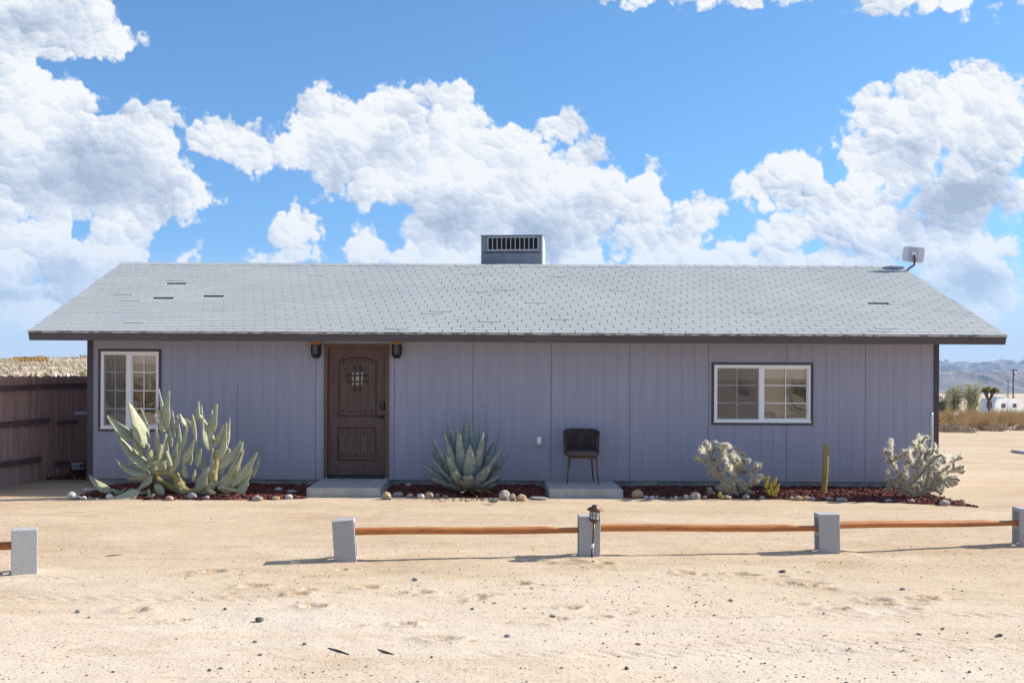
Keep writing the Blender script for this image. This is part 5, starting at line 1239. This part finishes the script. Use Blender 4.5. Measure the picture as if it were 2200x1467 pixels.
# ------------------------------------------------------------------ pebbles, twigs and scraps on the sand
for px, pb, w, h, kind, lab in ((167,1316,12,7,'grey','small grey stone on the sand below the left block'),(556,1336,19,10,'dark','dark knobbly stone, largest of the loose stones on the sand'),(483,1310,8,5,'dark','dark pebble left above the largest loose stone'),(548,1380,11,5,'grey','flat grey pebble below the largest loose stone'),
     (892,1247,13,6,'grey','pointed grey pebble below the middle of the long pole'),(1091,1368,15,6,'grey','flat grey stone in the pale sand below the lantern'),(1187,1325,14,5,'grey','flat grey pebble in the sand below the lantern block'),(1682,1230,15,6,'dark','dark pebble below the block between the two poles'),(1347,1438,10,7,'dark','dark pebble at the bottom picture edge'),
     (2143,1368,8,5,'dark','left of a pair of dark pebbles near the right edge'),(2150,1367,12,6,'dark','right of a pair of dark pebbles near the right edge'),(1015,1309,8,4,'dark','small dark pebble by the footprints below the pole'),(654,1385,9,5,'brown','small brown pebble left of the two twigs'),(1571,1291,10,5,'grey','small grey pebble beside the row of footprints'),(1940,1267,12,5,'grey','small grey pebble below the right pole'),
     (450,1440,9,4,'dark','dark pebble low in the left foreground'),(192,1327,8,4,'tan','small tan pebble beside the grey stone at left'),(1452,1435,8,5,'grey','small grey pebble at the bottom edge right of the dark one')):
    stone(px, pb, w, h, kind, lab, 'pebble', 'pebble', 'loose stones on the sand', .8)
def twig(px0, py0, px1, py1, lab, r=.005):
    a, b = ground_px(px0, py0), ground_px(px1, py1); a.z = tz(a.x, a.y)+.002; b.z = tz(b.x, b.y)+.002; m = (a+b)/2; m.z = tz(m.x, m.y)+.006; mb = MB()
    mb.tube([a, m, b], [r*.7, r*1.5, r*.6], 6)
    tag(mb.build('twig', M['trunk']), lab, 'twig', 'dry twigs on the sand')
twig(706, 1392, 750, 1406, 'thin dry twig lying in the sand, left of two'); twig(812, 1395, 846, 1406, 'thin dry twig lying in the sand, right of two'); twig(226, 1195, 262, 1192, 'reddish dry twig on the sand right of the left block')
mb = MB()
for _ in range(1700):
    if rnd.random() < .72: px, py = rnd.uniform(-20, 2220), 1100+370*rnd.random()**.8
    else: px, py = rnd.uniform(600, 2100), rnd.uniform(1180, 1330)
    p = ground_px(px, py, 2); p.z = tz(p.x, p.y)
    if rnd.random() > .25+2.6*float(fbm(np.array(p.x*.7), np.array(p.y*1.1), 171, 3))+.25: continue
    s = rnd.uniform(.0035, .0085)*(1 if rnd.random() < .95 else 1.7)
    k = rnd.random(); mi = 0 if k < .16 else 1 if k < .58 else 2
    R = np.array(Matrix.Rotation(rnd.uniform(0, 6), 3, 'Z')); v = (ICO1_V*np.array([s*rnd.uniform(.8, 1.5), s*rnd.uniform(.7, 1.1), s*rnd.uniform(.5, .8)]) * (1+.25*nrs.randn(len(ICO1_V), 1))) @ R.T
    mb.add(v+np.array([p.x, p.y, p.z+s*.25]), ICO1_F, mi)
tag(mb.build('gravel', [ROCK['dark'], ROCK['brown'], ROCK['tan']]), kind='stuff')
mb = MB()                                                # leaf litter and grit under the agave
for _ in range(240):
    px, py = rnd.gauss(1010, 45), rnd.uniform(1062, 1076); p = ground_px(px, py, 2); L = rnd.uniform(.012, .035)
    mb.box((p.x, p.y, tz(p.x, p.y)+.006), (L, L*.5, .006), Matrix.Rotation(rnd.uniform(0, 6), 3, 'Z') @ Matrix.Rotation(rnd.uniform(-.7, .7), 3, 'X'), rnd.choice((0, 0, 1)))
tag(mb.build('leaf_litter', [ROCK['dark'], M['agave_dry']]), kind='stuff')

# ------------------------------------------------------------------ far right: desert scrub, trees, trailer, poles
def leaf(mb, p, d, L, w, mi=0):
    s = Vector((rnd.gauss(0, 1), rnd.gauss(0, 1), rnd.gauss(0, 1))).cross(d); s = s.normalized()*w if s.length > 1e-4 else Vector((w, 0, 0))
    mb.add([p-s*.5, p+d*L*.5-s, p+d*L, p+d*L*.5+s], [(0,1,2,3)], mi)
def rdir(zmin=-.2):
    while True:
        d = Vector((rnd.gauss(0, 1), rnd.gauss(0, 1), rnd.gauss(0, 1))).normalized()
        if d.z > zmin: return d
def make_shrub(h, w, leaf_m, nl, seed, lsz=.05, bare=.0):
    rnd.seed(seed); root = empty('desert_shrub', (0, 0, 0), '', '')
    st_ = MB(); lv = MB()
    for _ in range(26):
        d = rdir(.15); d = Vector((d.x*w/h, d.y*w/h, abs(d.z)*.9+.35)).normalized(); L = h*rnd.uniform(.7, 1.05)
        a = Vector((rnd.gauss(0, .05), rnd.gauss(0, .05), -.05)); m = a+d*L*.55+Vector((rnd.gauss(0, .05), rnd.gauss(0, .05), .02)); b = a+d*L+Vector((rnd.gauss(0, .08), rnd.gauss(0, .08), rnd.gauss(0, .05)))
        st_.tube([a, m, b], [.012, .008, .003], 4, caps=False)
        for _ in range(int(nl/26*(1-bare))):
            t = rnd.uniform(.35, 1.0); p = bez(a, m, b, t)+Vector((rnd.gauss(0, .07), rnd.gauss(0, .07), rnd.gauss(0, .06)))*w
            leaf(lv, p, rdir(-.1), lsz*rnd.uniform(.7, 1.6), lsz*.22)
        for _ in range(4):
            t = rnd.uniform(.3, .9); p = bez(a, m, b, t); st_.tube([p, p+(rdir(.0)+d).normalized()*h*rnd.uniform(.15, .35)], [.005, .002], 3, caps=False)
    st_.build('stems', M['dry'], root); lv.build('foliage', leaf_m, root); return root
protos = [make_shrub(.95, 1.0, M['gold'], 800, 1), make_shrub(.80, 1.1, M['gold'], 800, 2), make_shrub(1.1, .9, M['gold'], 900, 3)]
dry_protos = [make_shrub(.45, 1.0, M['dry'], 240, 4, .04), make_shrub(.38, 1.1, M['dry'], 200, 5, .04)]
sage_protos = [make_shrub(1.1, 1.3, M['sage'], 1000, 6), make_shrub(1.3, 1.1, M['pale_leaf'], 1000, 7)]
rnd.seed(99)
used = set()
def plant(pr, x, y, sc, label, group, cat='shrub'):
    o = pr if pr.name not in used else copy_tree(pr); used.add(o.name); used.add(pr.name)
    o.location = (x, y, tz(x, y)); o.rotation_euler.z = rnd.uniform(0, 6.3); o.scale = (sc, sc, sc*rnd.uniform(.85, 1.1)); tag(o, label, cat, group)
    return o
n = 0
for _ in range(400):
    Y_ = 38+44*rnd.random()**1.2; px = rnd.uniform(2012, 2215); x = (px-PX)*Y_/F
    if n < 84: plant(rnd.choice(protos), x, Y_, rnd.uniform(.55, 1.0)*(1 if Y_ > 44 else .7), 'golden brown desert shrub in the band beyond the right house corner', 'golden shrubs in the scrub band'); n += 1
for _ in range(22):
    Y_ = rnd.uniform(35.5, 39.5); x = (rnd.uniform(2014, 2215)-PX)*Y_/F; plant(rnd.choice(dry_protos), x, Y_, rnd.uniform(.6, 1.1), 'low dry bare bush at the edge of the sand beyond the house', 'dry bushes at the sand edge')
for k in range(16):
    Y_ = rnd.uniform(85, 150); x = (rnd.uniform(2012, 2215)-PX)*Y_/F; plant(rnd.choice(sage_protos), x, Y_, rnd.uniform(.8, 1.2), 'grey green bush in the flat behind the golden scrub', 'grey green bushes behind the scrub')
for k, (x, y) in enumerate(((25,-26),(20,-34),(31,-30),(18,-44),(-22,-24),(-27,-31),(-18,-36),(9,-40),(-8,-42),(36,-48),(-13.4,-9),(-15.2,-11),(12.9,-10),(14.4,-12))):      # across the road, seen in the window panes
    plant(protos[k % 3] if k % 2 else sage_protos[k % 2], x, y, rnd.uniform(1.6, 2.3), 'desert shrub across the road, mirrored in the window panes', 'shrubs mirrored in the windows')
def make_tree(name, px0, px1, pyt, pyb, Y_, leafm, label, nl, cat='tree', seed=1):
    rnd.seed(seed); x = ((px0+px1)/2-PX)*Y_/F; zb = tz(x, Y_); top = P((px0+px1)/2, pyt, Y_).z; W = (px1-px0)/F*Y_; low = P(0, pyb, Y_).z
    root = empty(name, (x, Y_, zb), label, cat); tr = MB(); cr_ = MB(); B = Vector((x, Y_, zb-.1)); H = top-zb
    for k in range(9):
        a = k*2*math.pi/9+rnd.uniform(-.3, .3); r_ = W/2*rnd.uniform(.35, .9)
        e = Vector((x+r_*math.cos(a), Y_+r_*math.sin(a), zb+H*rnd.uniform(.7, .95))); m = B*.5+e*.5+Vector((0, 0, H*.08)); tr.tube([B, m, e], [.06*H/4, .03*H/4, .01], 5, caps=False)
        for j in range(7):
            c = bez(B, m, e, rnd.uniform(.22, 1.05))+Vector((rnd.gauss(0, W*.09), rnd.gauss(0, W*.07), rnd.gauss(0, H*.06))); c.z = min(c.z, top-H*.05); R = W*rnd.uniform(.10, .19)
            tr.tube([bez(B, m, e, .6), c], [.02, .006], 3, caps=False)
            for _ in range(int(nl/63)):
                d = Vector((rnd.gauss(0, 1), rnd.gauss(0, 1), rnd.gauss(0, .9))); p = c+d*R*.62
                if p.z > low-.2: leaf(cr_, p, rdir(-.8), rnd.uniform(.10, .22), .035)
    tr.build('trunk', M['trunk'], root); cr_.build('crown', leafm, root)
make_tree('palo_verde_tree', 2026, 2072, 822, 872, 105, M['pale_leaf'], 'sparse grey green desert tree nearest the house corner', 3300, seed=21)
make_tree('palo_verde_tree', 2066, 2114, 822, 872, 105, M['pale_leaf'], 'sparse grey green desert tree left of the white trailer', 3300, seed=22)
make_tree('creosote_bush', 2012, 2042, 848, 876, 98, M['sage'], 'dark grey green bush below the desert tree by the house corner', 2600, 'shrub', 23)
make_tree('creosote_bush', 2160, 2180, 846, 866, 190, M['pale_leaf'], 'yellow green bush behind the white trailer', 1500, 'shrub', 24)
make_tree('creosote_bush', 2172, 2192, 852, 868, 190, M['pale_leaf'], 'small yellow green bush behind the right end of the trailer', 1200, 'shrub', 25)
rnd.seed(5)
JY = 92.0; jx = (2124.6-PX)*JY/F; jz = tz(jx, JY)
r = empty('joshua_tree', (jx, JY, jz), 'forked joshua tree with spiky heads before the white trailer', 'tree')
mb = MB(); hd = MB(); fk = P(2124.8, 861.5, JY); mb.tube([(jx, JY, jz-.1), ((jx+fk.x)/2+.02, JY, (jz+fk.z)/2), fk], [.13, .10, .10], 8)
for k, (ax_, ay, hx, hy) in enumerate(((2117,843,2116,838),(2121,847,2123,835),(2118,850,2113.5,840),(2131,846,2128,841),(2136,842,2137.5,838),(2134,846,2141.5,841),(2129,850,2131.5,842),(2119,846,2119.5,839))):
    a = P(ax_, ay, JY+rnd.uniform(-.6, .6)); h = P(hx, hy, a.y+rnd.uniform(-.2, .2)); mb.tube([fk, fk*.4+a*.6+Vector((0, 0, -.05)), a, h], [.085, .075, .07, .06], 7)
    for _ in range(130):
        d = rdir(-.6); p = h+d*.04; L = rnd.uniform(.16, .29); leaf(hd, p, d, L, .028)
mb.build('trunk', M['trunk'], r); hd.build('crown', M['yucca'], r)

VY = 150.0; vb = tz(((2150-PX)*VY/F), VY)
vl, vr = P(2109.5, 855.5, VY), P(2195, 861, VY+4)
r = empty('travel_trailer', (vl.x, VY, vb), 'white travel trailer parked beyond the golden scrub', 'trailer')
# body: a rounded box seen three quarters on
yaw = math.radians(30); TR = Matrix.Rotation(yaw, 3, 'Z'); TL, TW, TH = 5.9, 2.3, vl.z-vb-.45; cT = Vector((P(2152, 870, VY+1).x, VY+1.2, vb+.45))
def tb(v): return cT + TR @ Vector(v)
mb = MB(); prof = [(-TL/2, .25), (-TL/2+.05, TH-.55), (-TL/2+.55, TH), (TL/2-.35, TH-.06), (TL/2, TH-.5), (TL/2, .12), (TL/2-.3, 0), (-TL/2+.4, 0)]
n = len(prof); mb.add([tb((x, -TW/2, z)) for x, z in prof]+[tb((x, TW/2, z)) for x, z in prof], [tuple(range(n)), tuple(range(2*n-1, n-1, -1))]+[(i, i+n, (i+1) % n+n, (i+1) % n) for i in range(n)]); mb.build('body', M['rv'], r)
for c, d in (((-1.1, -TW/2-.012, 1.35), (.9, .02, .6)), ((1.3, -TW/2-.012, 1.35), (.8, .02, .55)), ((-TL/2-.0, -.3, 1.45), (.04, .75, .95))):
    MB().bbox(tb(c), d, .005, TR).build('window', M['darkglass'], r)
MB().bbox(tb((.15, -TW/2-.015, 1.05)), (.62, .03, 1.8), .008, TR).build('door', M['rv'], r)
MB().bbox(tb((-.9, 0, TH+.12)), (.95, .75, .24), .05, TR).build('roof_cooler', M['rv'], r); MB().bbox(tb((-.9, -.39, TH+.12)), (.7, .03, .16), .004, TR).build('vent', M['darkglass'], r)
MB().bbox(tb((.75, 0, TH+.05)), (.5, .5, .14), .02, TR).build('roof_vent', M['rv'], r)
for sx in (-.5, .45):
    mb = MB(); c = tb((sx, -TW/2+.1, -.12)); mb.tube([c-TR @ Vector((0, .1, 0)), c+TR @ Vector((0, .1, 0))], .33, 14); mb.build('wheel', M['louvre'], r)

for px, pyt, D, hw, lab, tr_ in ((2177, 793, 330.0, 1.1, 'tall dark utility pole with a transformer behind the trailer', True), (2165.8, 817, 550.0, 1.1, 'smaller dark utility pole farther off left of the tall one', False)):
    t = P(px, pyt, D); zb = tz(t.x, D); r = empty('utility_pole', (t.x, D, zb), lab, 'utility pole', 'utility poles across the desert flat')
    mb = MB(); mb.tube([(t.x, D, zb-.3), (t.x, D, t.z)], [.22, .17], 8); mb.build('pole', M['pole'], r)
    mb = MB(); mb.span((t.x-hw, D-.22, t.z-.45), (t.x+hw, D-.20+.12, t.z-.28)); mb.build('crossarm', M['pole'], r)
    for dx in (-.9, -.45, .45, .9): MB().tube([(t.x+dx*hw/1.1, D-.15, t.z-.28), (t.x+dx*hw/1.1, D-.15, t.z-.12)], [.06, .04], 6).build('insulator', M['pole'], r)
    if tr_: MB().tube([(t.x+.55, D-.1, t.z-1.75), (t.x+.55, D-.1, t.z-.95)], .26, 10).build('transformer', M['galv'], r)

for px0, px1, py, rr, lab in ((2045,2068,917.5,.05,'dark log on the sand left of three'),(2086,2110,916,.055,'dark log on the sand between two others'),(2132,2152,918.5,.045,'short dark log on the sand right of the middle one'),(2182,2212,919,.06,'dark log on the sand at the right picture edge')):
    a, b = ground_px(px0, py), ground_px(px1, py+rnd.uniform(-1, 1)); mb = MB(); a.z = tz(a.x, a.y)+rr*.6; b.z = tz(b.x, b.y)+rr*.6
    mb.tube([a, a*.6+b*.4+Vector((0, 0, .03)), b], [rr, rr*1.25, rr*.6], 7); mb.tube([a*.5+b*.5, a*.45+b*.55+Vector((.1, -.1, .12))], [rr*.5, rr*.2], 5); tag(mb.build('log', M['log']), lab, 'log', 'dark logs on the sand')
a, b = ground_px(2174, 971), ground_px(2216, 977); mb = MB(); a.z = tz(a.x, a.y)+.03; b.z = tz(b.x, b.y)+.03; mb.tube([a, b], .03, 10); tag(mb.build('pipe', M['galv']), 'grey metal pipe lying on the sand near the right edge', 'pipe')
g = ground_px(2052, 905); mb = MB(); c = P(2052, 883, 52); mb.bbox((c.x, c.y, tz(c.x, 52)+.55), (.30, .3, .13), .05); mb.bbox((c.x-.05, c.y, tz(c.x, 52)+.25), (.12, .12, .5), .02); tag(mb.build('white_basin', M['white']), 'small white object among the golden shrubs', 'basin')

# ------------------------------------------------------------------ far left: the scrubby hill with a few houses
mb = MB(); rnd.seed(31)
for _ in range(900):
    D = 110+360*rnd.random()**.75; px = rnd.uniform(-30, 215); x = (px-PX)*D/F; z = tz(x, D); w = rnd.uniform(.35, .95)*(1+D/900); k = rnd.random()
    mi = 0 if k < .07 else 1 if k < .93 else 2
    for _ in range(7):
        leaf(mb, Vector((x+rnd.gauss(0, w*.4), D+rnd.gauss(0, w*.4), z+abs(rnd.gauss(0, w*.28)))), rdir(0), w*.6, w*.16, mi)
tag(mb.build('scrub', [M['sage'], M['hillscrub'], M['pale_leaf']]), kind='stuff')
mb = MB()
for _ in range(900):
    px = rnd.uniform(27, 98); D = rnd.uniform(330, 440); x = (px-PX)*D/F; z = tz(x, D)
    for _ in range(3): leaf(mb, Vector((x+rnd.gauss(0, .5), D, z)), rdir(.3), rnd.uniform(.7, 1.5), .3)
tag(mb.build('dry_grass', M['gold']), kind='stuff')
def far_house(px0, px1, pyt, pyb, D, wall, label, gable=True):
    a, b = P(px0, pyb, D), P(px1, pyt, D); zb = min(a.z, tz((a.x+b.x)/2, D))-.5; zt = b.z; w = b.x-a.x; d = w*.7
    r = empty('far_house', ((a.x+b.x)/2, D, zb), label, 'house'); hz = zt-(zt-a.z)*.35 if gable else zt
    mb = MB(); mb.span((a.x, D, zb), (b.x, D+d, hz)); mb.build('wall', wall, r)
    mb = MB()
    if gable: mb.add([(a.x-.4, D-.4, hz), (b.x+.4, D-.4, hz), (b.x+.4, D+d+.4, hz), (a.x-.4, D+d+.4, hz), (a.x+w*.2, D+d/2, zt), (b.x-w*.2, D+d/2, zt)], [(0,1,5,4), (2,3,4,5), (0,4,3), (1,2,5), (0,3,2,1)])
    else: mb.span((a.x-.3, D-.3, hz+.002), (b.x+.3, D+d, hz+.25))
    mb.build('roof', M['farroof'] if gable else M['rv'], r)
    for k in range(2 if gable else 0):
        x = a.x+w*(.28+.42*k); MB().span((x-.5, D-.06, a.z+.8), (x+.5, D-.005, a.z+1.9)).build('window', M['darkglass'], r)
far_house(167, 188, 764.5, 773, 455, M['stucco'], 'low tan house with reddish roof on the hill beside the house corner')
far_house(158, 168, 767.5, 773, 450, M['fargrey'], 'small grey flat roofed building on the left hill', False)
far_house(-14, 20, 777, 786, 330, M['rv'], 'white building on the hill at the left picture edge', False)
far_house(1, 14, 803.5, 812, 150, M['rv'], 'white shed just above the fence top at left', False)
make_tree('far_tree', 186, 196, 762, 772, 450, M['sage'], 'dark green tree beside the tan house on the hill', 900, seed=41)
make_tree('green_bush', 172, 196, 796, 812, 62, M['pale_leaf'], 'yellow green bush behind the board fence by the house corner', 2200, 'shrub', 42)
for px, py, lab in ((118,806,'left white fence post cap above the board fence'),(144,806,'right white fence post cap above the board fence')):
    t = P(px, py, 26); mb = MB(); mb.bbox((t.x, 26, t.z-.9), (.06, .06, 1.9), .01); tag(mb.build('white_post', M['white']), lab, 'post', 'white posts behind the board fence')

# ------------------------------------------------------------------ desert air
mb = MB(); mb.span((-6600, -950, -262), (12600, 12650, 420))
hz = bpy.data.materials.new('desert air'); hz.use_nodes = True; g = NT(hz.node_tree)
pv = g.node('ShaderNodeVolumePrincipled', {'Color': (.48, .69, 1.0, 1), 'Density': HAZE, 'Anisotropy': 0.0}); g.node('ShaderNodeOutputMaterial', {'Volume': pv.outputs[0]})
if HAZE > 0:
    o = mb.build('haze', hz); tag(o, kind='stuff')
